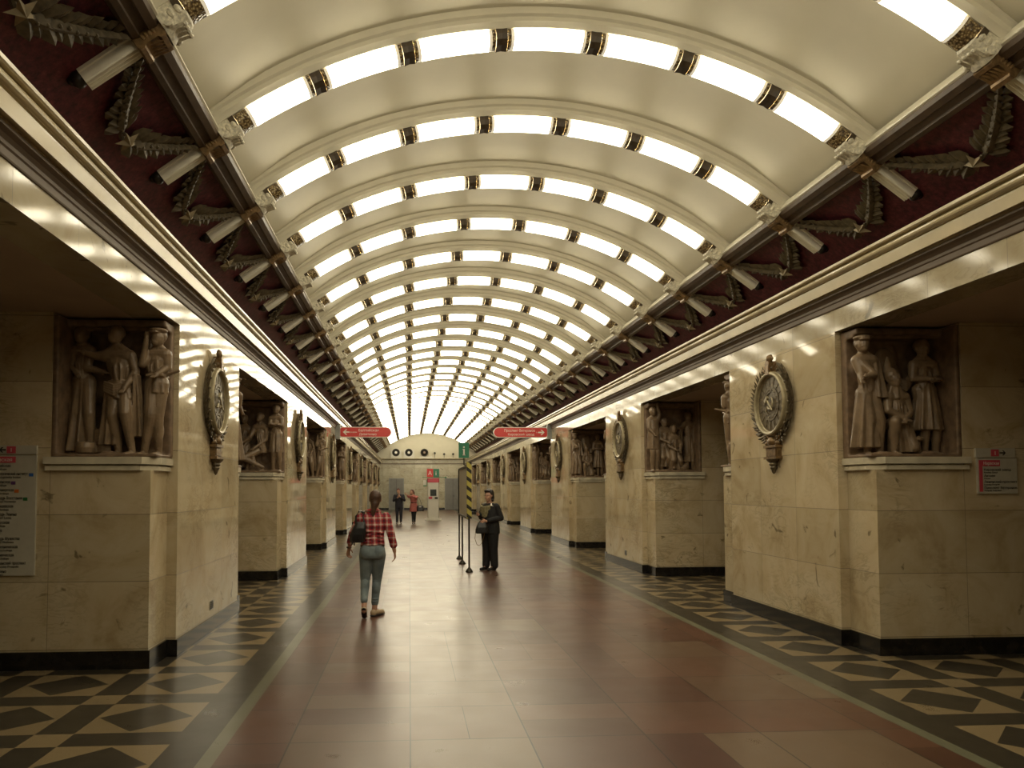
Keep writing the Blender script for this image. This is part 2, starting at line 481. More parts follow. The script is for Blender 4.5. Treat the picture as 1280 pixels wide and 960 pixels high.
for s in (-1, 1):
    # red frieze panel, then hidden drop behind the cornice
    p = [fr(s, .28, .045), fr(s, 1.30, .045), fr(s, 1.30, .22), fr(s, .28, .22)]
    o = MB().prism(p, 'y', YBACK, YEND).build('trim_%d' % tn, M['frieze']); struct(o); tn += 1
    xe, ze = fr(s, 1.29, .1)
    struct(MB().box((min(xe, xe + s * .1), YBACK, 3.6), (max(xe, xe + s * .1), YEND, ze + .05)).build('wall_%s_upper' % side_name[s], M['frieze']))
    # brown moulded rail along the springing
    p = [fr(s, .10, .09), fr(s, .10, -.02), fr(s, .13, -.045), fr(s, .19, -.045), fr(s, .205, -.02), fr(s, .26, -.02), fr(s, .275, -.045), fr(s, .32, -.03), fr(s, .34, .02), fr(s, .34, .11)]
    struct(MB().prism(p, 'y', YBACK, YEND).build('trim_%d' % tn, M['rail'])); tn += 1
    p = [fr(s, .07, .12), fr(s, .07, .01), fr(s, .08, -.005), fr(s, .10, -.005), fr(s, .10, .12)]
    struct(MB().prism(p, 'y', YBACK, YEND).build('trim_%d' % tn, M['rib'])); tn += 1
    # stone cornice
    prof = [(3.84, 3.70), (3.405, 3.69), (3.36, 3.70), (3.355, 3.715), (3.315, 3.715), (3.315, 3.705), (3.30, 3.705), (3.29, 3.80), (3.29, 3.812), (3.305, 3.816), (3.305, 3.826), (3.285, 3.828)]
    for k in range(7):
        a = -PI / 2 + PI * k / 6; prof.append((3.285 - .032 * math.cos(a), 3.862 + .030 * math.sin(a)))
    prof += [(3.28, 3.895), (3.28, 3.904), (3.245, 3.904), (3.235, 3.915), (3.235, 3.94), (3.84, 3.94)]
    struct(MB().prism([(s * a, b) for a, b in prof], 'y', YBACK, YEND).build('trim_%d' % tn, M['cornice'])); tn += 1
    prof = [(3.46, 3.545), (3.41, 3.545), (3.405, 3.555), (3.405, 3.60), (3.395, 3.61), (3.395, 3.635), (3.375, 3.655), (3.345, 3.672), (3.345, 3.69), (3.46, 3.70)]
    struct(MB().prism([(s * a, b) for a, b in prof], 'y', YBACK, YEND).build('trim_%d' % tn, M['cornice_dark'])); tn += 1
    # marble fascia beam over the openings
    mb = MB().box((min(s * FW, s * (FW + .35)), YBACK, ZB), (max(s * FW, s * (FW + .35)), YEND, 3.56))
    struct(mb.build('wall_%s_beam' % side_name[s], M['marble_fascia']))
    # low ceiling over the side passages
    a, b = sorted((s * (FW + .03), s * 9.5))
    struct(MB().box((a, YBACK, ZB + .005), (b, YEND, ZB + .2)).build('ceiling_%s_aisle' % side_name[s], M['ceil_side']))
    a, b = sorted((s * 9.4, s * 9.6))
    struct(MB().box((a, YBACK, 0), (b, YEND, ZB)).build('wall_%s' % side_name[s], M['marble_end']))
# end walls
struct(MB().box((-9.5, YEND, 0), (9.5, YEND + .3, 3.95)).build('wall_far', M['marble_end']))
struct(MB().box((-4.6, YEND + .02, 3.95), (4.9, YEND + .3, 6.6)).build('wall_far_lunette', M['vault']))
struct(MB().prism([(YEND - .22, 3.98), (YEND + .02, 3.90), (YEND + .02, 4.06), (YEND - .25, 4.06), (YEND - .25, 4.02)], 'x', -3.9, 4.3).build('trim_%d' % tn, M['ledge'])); tn += 1
struct(MB().box((-3.5, YEND - .04, 3.58), (3.5, YEND + .01, 3.64)).build('trim_%d' % tn, M['cornice_dark'])); tn += 1
struct(MB().box((-9.5, YBACK - .3, 0), (9.5, YBACK, 6.6)).build('wall_back', M['marble_end']))
mb = MB()
for a, b in ((-9.3, -2.72), (-1.54, 1.64), (2.92, 9.3)): mb.box((a, YEND - .03, 0), (b, YEND + .01, .17))
struct(mb.build('baseboard_far', M['black']))
for i, (a, b) in enumerate(((-2.65, -1.60), (1.71, 2.85))):
    d = MB().box((a, YEND - .05, .02), (b, YEND + .005, 2.42)).build('door_%d' % (i + 1), M['grey_door']); struct(d)
    fm = MB().box((a - .07, YEND - .07, 0), (a, YEND + .005, 2.49)).box((b, YEND - .07, 0), (b + .07, YEND + .005, 2.49)).box((a, YEND - .07, 2.42), (b, YEND + .005, 2.49)); fm.build('door_frame', M['grey'], d)
    mid = (a + b) / 2
    MB().box((mid - .008, YEND - .06, .04), (mid + .008, YEND - .045, 2.4)).build('door_seam', M['ink'], d)
    MB().tube([(mid + .06, YEND - .1, 1.0), (mid + .06, YEND - .1, 1.16)], .015).build('door_handle', M['dark_metal'], d)

# ---------------------------------------------------------------- ribs across the vault
def rib(y):
    mb = MB(); rings = []
    prof = [(-.17, .16), (-.17, .02), (-.15, .0), (-.15, -.04), (-.13, -.06), (-.12, -.09), (.12, -.09), (.13, -.06), (.15, -.04), (.15, 0), (.17, .02), (.17, .16)]
    n = 36
    for i in range(n + 1):
        a = -R_(37.4) + 2 * R_(37.4) * i / n
        rings.append([(VC + (5.29 + dr) * math.sin(a), dy, RC + (5.29 + dr) * math.cos(a)) for dy, dr in prof])
    return mb.loft(rings).mesh('trim_rib', M['rib'], 40)
ribme = rib(0)
K0, K1 = -4, 30
for k in range(K0, K1 + 1):
    o = link('trim_%d' % tn, ribme, None, (0, AY0 + k * AP, 0)); struct(o); tn += 1

# ================================================================ PYLONS
def pylon(side):
    mb = MB(); s = side; L = PL
    def bx(x0, x1, y0, y1, z0, z1): a, b = sorted((s * x0, s * x1)); mb.box((a, y0, z0), (b, y1, z1))
    bx(FW + .10, 7.4, -.5, L + .5, 0, 1.83)
    bx(FW, FW + .12, 0, L, 0, ZB + .003)
    bx(FW + .10, 4.45, 0, L, 1.83, ZB + .003)
    bx(4.43, 7.4, -.5, L + .5, 1.83, ZB + .003)
    mb.mesh
    return mb
def plinth(side):
    s = side; L = PL; e = .022; mb = MB()
    def bx(x0, x1, y0, y1): a, b = sorted((s * x0, s * x1)); mb.box((a, y0, 0), (b, y1, .165))
    bx(FW + .10 - e, 7.4 + e, -.5 - e, L + .5 + e); bx(FW - e, FW + .12, -e, L + e)
    return mb
def ledge(side, near):
    s = side; L = PL; mb = MB()
    for z0, z1, e in ((1.83, 1.872, .035), (1.872, 1.890, -.004), (1.888, 1.955, .055)):
        x0, x1 = FW + .10 - e, 4.45 + e * .4
        if near: poly = [(x0, -.5 + .12), (x0 + .12, -.5 - e), (x1, -.5 - e), (x1, .0), (x0, .0)]
        else: poly = [(x0, L + .5 - .12), (x0 + .12, L + .5 + e), (x1, L + .5 + e), (x1, L), (x0, L)]
        mb.prism([(s * a, b) for a, b in poly], 'z', z0, z1)
    return mb
NP = 8
pm = {s: pylon(s).mesh('body', M['marble']) for s in (-1, 1)}
pl = {s: plinth(s).mesh('plinth', M['black']) for s in (-1, 1)}
lg = {(s, n): ledge(s, n).mesh('ledge', M['ledge']) for s in (-1, 1) for n in (True, False)}
for s in (-1, 1):
    for i in range(-1, NP):
        y = PY0 + i * PP
        if i < 0: lab = 'marble pillar beside the camera on the %s, outside the picture' % side_name[s]
        else: lab = 'cream marble pillar with black plinth, %s from the camera on the %s' % (ORD[i + 1], side_name[s])
        t = thing('marble_pillar', lab, 'pillar', (0, y, 0), group='marble pillars along the hall')
        link('body', pm[s], t); link('plinth', pl[s], t)
        link('ledge', lg[(s, True)], t); link('ledge', lg[(s, False)], t)

# ================================================================ LAMPS
def lamp_meshes():
    hw, dp = .115, .115
    sec = [(-hw, 0), (-hw, -.04), (-hw * .86, -.085), (-hw * .45, -dp), (hw * .45, -dp), (hw * .86, -.085), (hw, -.04), (hw, 0)]
    def seg(mb, a0, a1, n, sc0=1, sc1=1, cap=True):
        rings = []
        for i in range(n + 1):
            a = a0 + (a1 - a0) * i / n; sc = sc0 + (sc1 - sc0) * i / n
            rings.append([((5.19 + dz * sc) * math.sin(a), dy * sc, (5.19 + dz * sc) * math.cos(a) - 5.19) for dy, dz in sec])
        mb.loft(rings, cap=cap)
    A = R_(4.42)
    out = {}
    for key, dl, dr in (('mid', .034, .034), ('end', .034, .125)):
        mb = MB(); a0, a1 = -A, A; g0, g1 = a0 + dl / 5.15, a1 - dr / 5.15
        q = .028 / 5.15; mb.cur = 1; seg(mb, a0, g0, 1, cap=False); mb.cur = 2; seg(mb, g0, g0 + q, 1, cap=False); mb.cur = 0; seg(mb, g0 + q, g1 - q, 8, cap=False); mb.cur = 2; seg(mb, g1 - q, g1, 1, cap=False); mb.cur = 1; seg(mb, g1, a1, 2, cap=False)
        out[key] = mb.mesh('diffuser', [M['glow'], M['lamp_end'], M['glow_soft']], 40)
    mb = MB(); hA = R_(5.06) - A
    # end cap: tapering dark bracket that narrows downwards
    for sg in (-1, 1):
        c = MB()
        a_in, a_out = A, R_(5.075)
        rings = []
        for a, sc in ((a_in + .001, 1.10), (a_out, 1.04)):
            rings.append([((5.195 + dz * sc) * math.sin(sg * a), dy * sc, (5.195 + dz * sc) * math.cos(sg * a) - 5.19) for dy, dz in sec])
        c.loft(rings); out['cap%d' % sg] = c.mesh('end_cap', M['lamp_cap'])
    return out
LM = lamp_meshes()
PITCH = R_(10.15)
for k in range(K0, K1 + 1):
    y = AY0 + k * AP
    for j in range(7):
        a = (j - 3) * PITCH
        n = k + 2
        if k < -1: lab = 'glowing vault lamp overhead behind the camera, outside the picture'
        else: lab = 'glowing vault lamp, %s from left on the %s arch from camera' % (ORD[j + 1], ORD[n])
        t = thing('ceiling_lamp', lab, 'lamp', (VC + 5.19 * math.sin(a), y, RC + 5.19 * math.cos(a)), (0, a, 0), 'vault lamps')
        if j == 0: d = link('diffuser', LM['end'], t); d.rotation_euler = (0, 0, PI)
        elif j == 6: link('diffuser', LM['end'], t)
        else: link('diffuser', LM['mid'], t)
        link('end_cap', LM['cap-1'], t); link('end_cap', LM['cap1'], t)

# ================================================================ FRIEZE BRACKETS (local: x down the slope, y along hall, -z to the room)
def bracket_meshes():
    o = {}
    mb = MB()   # carved capital block
    sec = [(-.115, .10), (-.115, -.06), (-.09, -.09), (-.05, -.11), (.05, -.11), (.09, -.09), (.115, -.06), (.115, .10)]
    rings = []
    for x, sc in ((-.105, .80), (-.09, .92), (-.05, .96), (.04, 1.0), (.075, 1.12), (.10, 1.12)):
        rings.append([(x, yy * sc, zz * sc) for yy, zz in sec])
    mb.loft(rings)
    rnd = random.Random(3)
    for yy in (-.075, -.025, .025, .075):
        mb.leaf((.08, yy, -.10), (-.07, yy * 1.1, -.135), .026, (0, 0, -1)); mb.ell((-.045, yy, -.128), (.02, .018, .018), 6, 4)
    for sg in (-1, 1):
        for x in (-.06, 0, .05): mb.ell((x, sg * .108, -.03), (.028, .02, .04), 7, 5)
        mb.lathe([(.005, -.012), (.035, -.012), (.035, .012), (.005, .012)], (.05, sg * .112, -.075), 'y', 10)
    o['capital'] = mb.mesh('carved_capital', M['carved'], 35)
    mb = MB()   # bronze clasp across the rail
    prof = [(.10, .08), (.10, -.10), (.115, -.125), (.15, -.125), (.165, -.105), (.27, -.105), (.285, -.12), (.32, -.12), (.33, -.10), (.33, .08)]
    mb.prism(prof, 'y', -.095, .095)
    for yy in (-.07, -.035, 0, .035, .07): mb.leaf((.27, yy, -.10), (.14, yy, -.14), .018, (0, 0, -1)); 
    for x in (.17, .20, .23, .26):
        for sg in (-1, 1): mb.ell((x, sg * .094, -.05), (.014, .012, .03), 6, 4)
    o['clasp'] = mb.mesh('bronze_clasp', M['bronze'], 35)
    mb = MB()   # fluted shaft
    sec = [(-.058, .06), (-.058, .022), (-.047, .016), (-.047, -.012), (-.058, -.018), (-.058, -.06)]
    for c in (-.037, 0, .037):
        sec += [(c - .017, -.072), (c - .011, -.036), (c + .011, -.036), (c + .017, -.072)]
    sec += [(.058, -.06), (.058, -.018), (.047, -.012), (.047, .016), (.058, .022), (.058, .06)]
    mb.loft([[(x, yy * w, zz) for yy, zz in sec] for x, w in ((.325, .92), (.34, .92), (.36, 1.0), (.76, .96), (.765, .96))])
    o['shaft'] = mb.mesh('fluted_shaft', M['fluted'])
    mb = MB(); mb.ell((.80, 0, .015), (.055, .06, .065), 12, 8); mb.ell((.845, 0, .03), (.03, .035, .035), 8, 6)
    o['knob'] = mb.mesh('terminal', M['knob'], 60)
    return o
BM = bracket_meshes()
M['garland'] = simple('garland_bronze', (.085, .066, .036), .5, .1, var=.4)
M['star'] = simple('star_bronze', (.24, .19, .11), .4, .3, var=.2)
def swag_mesh():
    rnd = random.Random(5); mb = MB(); W_ = .70
    def cpt(u):      # u -1..1
        return Vector((.36 + .46 * (1 - abs(u) ** 1.35), u * W_, .005))
    N = 10
    for i in range(N):
        for sg in (-1, 1):
            f = (i + .3) / N                      # 0 near star, 1 at tip
            u = sg * (0.10 + .88 * f); p = cpt(u); q = cpt(min(1, abs(u) - .04) * sg if abs(u) < 1 else sg)
            tang = (cpt(sg * (abs(u) + .03)) - p).normalized(); nrm = Vector((tang.y, -tang.x, 0))
            size = (.21 - .10 * f)
            for sd in (-1, 1):
                dr = (tang * .72 + nrm * sd * rnd.uniform(.6, 1.0) + Vector((0, 0, -.12 + rnd.uniform(-.1, .1)))).normalized()
                mb.leaf(p, p + dr * size * rnd.uniform(.85, 1.1), size * .40, (0, 0, -1))
            mb.leaf(p + Vector((0, 0, -.02)), p + tang * size + Vector((0, 0, -.05)), size * .30, (0, 0, -1))
            if i < 8: mb.ell(p + Vector((rnd.uniform(-.02, .02), 0, -.045)), (.016, .016, .016), 6, 4)
    pts = [cpt(u / 12) for u in range(-12, 13)]
    mb.tube(pts, [.008 + .016 * (1 - abs(i - 12) / 12) for i in range(25)], 6)
    g1 = mb.mesh('laurel_branches', M['garland'], 30)
    st = MB(); vs = [(0, 0, -.055), (0, 0, .02)]; c = Vector((.80, 0, -.045))
    for i in range(10):
        a = PI * i / 5 + PI; r = .115 if i % 2 == 0 else .045
        vs.append((r * math.cos(a), r * math.sin(a), 0))
    fs = []
    for i in range(10): j = (i + 1) % 10; fs += [(0, 2 + i, 2 + j), (1, 2 + j, 2 + i)]
    st.add([Vector(v) + c for v in vs], fs)
    return g1, st.mesh('star', M['star'])
GM, SM = swag_mesh()
for s in (-1, 1):
    rot = (0, TH if s > 0 else TH, 0 if s > 0 else PI)
    for k in range(K0, K1 + 1):
        y = AY0 + k * AP; loc = (VC + s * OX, y, OZ)
        if k < -1: lab = 'fluted frieze bracket behind the camera on the %s, outside the picture' % side_name[s]
        else: lab = 'white fluted bracket under arch foot, %s from the camera on the %s' % (ORD[k + 2], side_name[s])
        t = thing('frieze_bracket', lab, 'bracket', loc, rot, 'fluted brackets on the red friezes')
        link('carved_capital', BM['capital'], t); link('bronze_clasp', BM['clasp'], t); link('fluted_shaft', BM['shaft'], t); link('terminal', BM['knob'], t)
        if k < K1:
            if k < -2: lab = 'laurel garland behind the camera on the %s, outside the picture' % side_name[s]
            else: lab = 'dark laurel garland with star on red frieze, %s from camera, %s side' % (ORD[k + 3], side_name[s])
            t = thing('laurel_garland', lab, 'garland', (loc[0], y + AP / 2, OZ), rot, 'laurel garlands on the red friezes')
            link('laurel_branches', GM, t); link('star', SM, t)

# ================================================================ MEDALLIONS (local: on wall plane yz, x = out of the wall)
def medal_parts():
    o = {}
    mb = MB(); rad = .372; nn = 48; rings = []
    for k in range(nn):
        a = 2 * PI * k / nn; d = Vector((0, math.cos(a), math.sin(a))); rings.append([Vector((.07, 0, 0)) + d * rad + Vector((math.cos(t) * .030, 0, 0)) + d * (math.sin(t) * .026) for t in [2 * PI * q / 8 for q in range(8)]])
    rings.append(rings[0]); mb.loft(rings, cap=False); mb.lathe([(.40, 0.0), (.40, .05), (.37, .07), (.34, .05), (.34, 0)], (0, 0, 0), 'x', 40)
    o['rim'] = (mb, M['gold'])
    mb = MB(); mb.lathe([(.001, 0), (.35, 0), (.35, .02), (.20, .03), (.001, .03)], (0, 0, 0), 'x', 40)
    o['disc'] = (mb, M['relief_back'])
    mb = MB()
    for k in range(16):        # radial panels
        a = 2 * PI * (k + .5) / 16; d = Vector((0, math.cos(a), math.sin(a))); t_ = Vector((0, -math.sin(a), math.cos(a)))
        pts = [d * .215 - t_ * .020, d * .215 + t_ * .020, d * .325 + t_ * .038, d * .325 - t_ * .038]
        mb.loft([[p + Vector((.02, 0, 0)) for p in pts], [p * .99 + Vector((.055, 0, 0)) for p in pts]])
    rings = []
    for rr, th_ in ((.19, .018), (.155, .012)):
        mb.lathe([(rr - th_, .02), (rr - th_, .06), (rr + th_, .06), (rr + th_, .02)], (0, 0, 0), 'x', 32)
    for k in range(14):
        a = 2 * PI * k / 14; mb.ell((.05, .172 * math.cos(a), .172 * math.sin(a)), (.02, .014, .014), 6, 4)
    o['radial_rosette'] = (mb, M['dark_bronze'])
    mb = MB()   # hammer and sickle emblem
    pts = []; rd = []
    for k in range(15):
        a = R_(-150 + 215 * k / 14); pts.append((.07, .075 * math.cos(a) + .0, .075 * math.sin(a) + .01)); rd.append(.006 + .012 * math.sin(PI * min(1, (k + 1) / 15)))
    mb.tube(pts, rd, 7, .8, (1, 0, 0)); mb.tube([(.07, -.062, -.03), (.07, -.10, -.085)], .013, 7)
    mb.tube([(.085, .085, -.085), (.085, -.045, .055)], .011, 7)
    h = Matrix.Rotation(R_(45), 3, 'X'); hb = MB().box((-.016, -.045, -.02), (.016, .035, .02)); mb.add([h @ Vector(v) + Vector((.085, -.05, .06)) for v in hb.v], hb.f)
    o['emblem'] = (mb, M['gold'])
    mb = MB(); rnd = random.Random(11)   # wreath around
    for k in range(64):
        a = -PI / 2 + 2 * PI * (k + .5) / 64
        up = 1 if math.cos(a) >= 0 else -1
        for lay in range(2):
            rr = .405 + .055 * lay
            if lay and math.sin(a) > .93: continue
            d = Vector((0, math.cos(a), math.sin(a))); tg = Vector((0, -math.sin(a), math.cos(a))) * up
            w = .5 + .5 * abs(math.cos(a))
            p = d * rr + Vector((.03, 0, 0))
            mb.leaf(p, p + (tg * .75 + d * rnd.uniform(.35, .9) + Vector((rnd.uniform(.1, .5), 0, 0))).normalized() * (.075 + .045 * w), .026, (1, 0, 0))
        if k % 3 == 0: mb.ell((.06, .44 * math.cos(a), .44 * math.sin(a)), (.02, .018, .018), 6, 4)
    mb.lathe([(.39, 0), (.455, 0), (.455, .03), (.39, .05)], (0, 0, 0), 'x', 40)
    o['laurel_wreath'] = (mb, M['dark_bronze'])
    mb = MB()   # torch finial at top
    mb.prism([(-.05, .36), (.05, .36), (.035, .44), (.055, .50), (.03, .53), (-.03, .53), (-.055, .50), (-.035, .44)], 'x', 0, .10)
    for yy in (-.03, 0, .03): mb.ell((.06, yy, .565), (.028, .024, .05), 8, 6)
    mb.tube([(.06, -.05, .52), (.06, -.08, .55), (.06, -.06, .58)], .012, 6); mb.tube([(.06, .05, .52), (.06, .08, .55), (.06, .06, .58)], .012, 6)
    for sg in (-1, 1): mb.leaf((.05, sg * .04, .40), (.07, sg * .16, .49), .04, (1, 0, 0)); mb.leaf((.05, sg * .08, .39), (.07, sg * .22, .45), .035, (1, 0, 0))
    o['torch'] = (mb, M['bronze'])
    mb = MB()   # tablet below
    mb.box((0, -.14, -.66), (.06, .14, -.535)); mb.box((0, -.16, -.545), (.085, .16, -.515)); mb.box((0, -.16, -.685), (.085, .16, -.655)); mb.box((.06, -.12, -.645), (.070, .12, -.56))
    mb.ell((.05, 0, -.47), (.05, .08, .06), 12, 8)
    for sg in (-1, 1): mb.leaf((.03, sg * .03, -.50), (.06, sg * .22, -.40), .05, (1, 0, 0)); mb.leaf((.03, sg * .02, -.47), (.07, sg * .14, -.37), .04, (1, 0, 0)); mb.ell((.04, sg * .13, -.49), (.035, .04, .035), 8, 6)
    o['tablet'] = (mb, M['bronze'])
    mb = MB(); mb.lathe([(.09, -.685), (.075, -.71), (.05, -.73), (.055, -.75), (.04, -.77), (.045, -.79), (.028, -.82), (.02, -.85), (.004, -.87)], (.035, 0, 0), 'z', 14)
    for sg in (-1, 1): mb.leaf((.04, sg * .05, -.69), (.05, sg * .02, -.80), .03, (1, 0, 0))
    o['pendant'] = (mb, M['dark_bronze'])
    return {k: m_.mesh(k, mt, 40) for k, (m_, mt) in o.items()}
MP = medal_parts()
for s in (-1, 1):
    for i in range(NP):
        y = PY0 + i * PP + 1.35
        t = thing('wall_medallion', 'bronze emblem medallion in laurel on the %s pillar from camera, %s side' % (ORD[i + 1], side_name[s]), 'medallion', (s * (FW - .001), y, 2.69), (0, 0, 0 if s < 0 else PI), 'medallions on the pillar faces')
        for k, me in MP.items(): link(k, me, t)
# ================================================================ RELIEFS (x to the right, -y to the viewer, z up; back plane at y=0)
def rfig(mb, hd, sh, hp, arms, legs, fwd=-.24, k=1.2, skirt=None, cape=None, cap_=False, face=(0, -1)):
    """a carved figure: hd head centre, sh (left x, right x, z), hp (x, half, z), arms [(shoulder idx, elbow, hand)], legs [(knee, foot)]"""
    y = fwd
    hx, hz = hd; r = .062 * k
    mb.ell((hx, y - .02, hz), (r * .86, r * 1.0, r * 1.22), 14, 10)
    mb.ell((hx + face[0] * .03, y - .05, hz - r * .62), (r * .55, r * .55, r * .5), 10, 7)
    mb.ell((hx + face[0] * .058, y - .025 + face[1] * .062, hz - .012), (.012, .016, .018), 8, 6)
    mb.ell((hx - face[0] * .02, y + .01, hz + r * .35), (r * .98, r * 1.05, r * .98), 12, 8)
    if cap_:
        mb.ell((hx, y - .02, hz + r * .95), (r * 1.25, r * 1.25, r * .38), 14, 7); mb.ell((hx + face[0] * .05, y - .075, hz + r * .62), (r * .8, r * .7, r * .15), 12, 6)
    sl, sr, sz = sh; cx = (sl + sr) / 2
    mb.cap((hx, y, hz - r * .8), (cx, y + .01, sz), .034 * k, .042 * k)
    px, pw, pz = hp
    for q in (sl + .03, sr - .03): mb.cap((hx * .5 + cx * .5, y, (hz + sz) / 2 + .0), (q, y, sz + .005), .030 * k, .034 * k)
    rr = random.Random(int(hx * 1000))
    mb.ell((hx + face[0] * .035, y - .058, hz + r * .42), (r * .62, .016, .010), 10, 6)
    for q in (-1, 1): mb.ell((hx + face[0] * .02 + q * .026, y - .072, hz - r * .30), (.016, .012, .014), 8, 6); mb.ell((hx + q * r * .86, y - .01, hz - .005), (.010, .014, .02), 8, 6)
    mb.ell((hx + face[0] * .045, y - .082, hz - r * .52), (.020, .010, .006), 8, 5)
    for q in range(7):     # folds of the shirt, falling from the shoulders to the waist
        t = (q + .5) / 7; x0 = sl + .03 + (sr - sl - .06) * t; x1 = px + (t - .5) * 2 * pw * .8; bow = rr.uniform(-.03, .03)
        dd = .080 * math.sqrt(max(.05, 1 - (2 * t - 1) ** 2))
        mb.tube([(x0, y + .01 - dd * .75, sz - .02), ((x0 + x1) / 2 + bow, y + .01 - dd - .008, (sz + pz) / 2), (x1, y + .01 - dd, pz + .02)], [.006, .011, .007], 6)
    for q in range(4):
        z_ = pz + .03 + q * .012; mb.tube([(px - pw * .9, y - .02, z_ + rr.uniform(-.01, .01)), (px, y - .078, z_ - .01), (px + pw * .9, y - .02, z_ + rr.uniform(-.01, .01))], .007, 6)
    mb.cap((sl + .02, y, sz - .02), (sr - .02, y, sz - .02), .052 * k, .052 * k)
    mb.loft([[(cx * (1 - t) + px * t + w * math.cos(a), y + .01 + d * math.sin(a), sz * (1 - t) + pz * t) for a in [2 * PI * q / 16 for q in range(16)]]
             for t, w, d in ((0, (sr - sl) * .42, .055), (.25, (sr - sl) * .47, .082), (.5, (sr - sl) * .42, .075), (.75, pw * .86, .066), (1.0, pw * 1.05, .08), (1.12, pw, .078))])
    for side, el, ha in arms:
        s0 = (sl + .012 if side == 0 else sr - .012, y, sz - .02)
        e = (el[0], y + (el[2] if len(el) > 2 else -.02), el[1]); h_ = (ha[0], y + (ha[2] if len(ha) > 2 else -.07), ha[1])
        mb.cap(s0, e, .046 * k, .034 * k); mb.cap(e, h_, .032 * k, .021 * k)
        d = (Vector(h_) - Vector(e)).normalized(); q = Vector(h_) + d * .03
        mb.ell(q, (.026, .02, .03), 8, 6)
        for f in (-1.5, -.5, .5, 1.5): mb.cap(q + Vector((f * .010, 0, abs(f) * .002)), q + d * .045 + Vector((f * .013, -.01, 0)), .0085, .007, 6)
    for kn, ft in legs:
        h0 = (px + (pw * .45 if kn[0] > px else -pw * .45), y + .01, pz)
        kk = (kn[0], y + (kn[2] if len(kn) > 2 else -.045), kn[1]); f0 = (ft[0], y + (ft[2] if len(ft) > 2 else 0), ft[1])
        mb.cap(h0, kk, .068 * k, .048 * k); mb.cap(kk, f0, .047 * k, .028 * k); mb.ell(((kk[0] + f0[0]) / 2, (kk[1] + f0[1]) / 2 + .02, (kk[2] * .6 + f0[2] * .4)), (.042 * k, .045 * k, .09 * k), 10, 7)
        for q in range(5):
            t = .12 + q * .19; o_ = Vector(kk) * (1 - t) + Vector(f0) * t; w_ = .040 * k * (1 - t * .35)
            mb.tube([o_ + Vector((-w_, -.005, .014)), o_ + Vector((rr.uniform(-.01, .01), -w_ - .006, rr.uniform(-.012, .0))), o_ + Vector((w_, -.005, rr.uniform(-.01, .02)))], .006, 6)
            o_ = Vector(h0) * (1 - t) + Vector(kk) * t; w_ = .058 * k * (1 - t * .25)
            mb.tube([o_ + Vector((-w_, -.005, .02)), o_ + Vector((rr.uniform(-.02, .02), -w_ - .004, rr.uniform(-.02, .0))), o_ + Vector((w_, -.005, rr.uniform(-.01, .03)))], .006, 6)
        mb.cap((f0[0], f0[1], .03), (f0[0] + face[0] * .07, f0[1] - .09, .022), .03 * k, .022 * k)
    if skirt:
        for (x0, z0, w0, x1, z1, w1, d1, npl, amp) in skirt: pleat(mb, x0, z0, w0, x1, z1, w1, d1, npl, amp, y)
    return mb
def pleat(mb, x0, z0, w0, x1, z1, w1, d1, npl, amp, y):
    rings = []; n = max(40, npl * 7)
    for i in range(8):
        t = i / 7; rr = []
        for q in range(n):
            a = 2 * PI * q / n; f = 1 + amp * 1.7 * (t ** .6) * math.sin(npl * a + t * 1.3) + amp * .4 * t * math.sin(npl * 1.7 * a + 2)
            rr.append((x0 * (1 - t) + x1 * t + (w0 * (1 - t) + w1 * t) * f * math.cos(a), y + (.075 * (1 - t) + d1 * t) * f * math.sin(a), z0 * (1 - t) + z1 * t))
        rings.append(rr)
    mb.loft(rings)
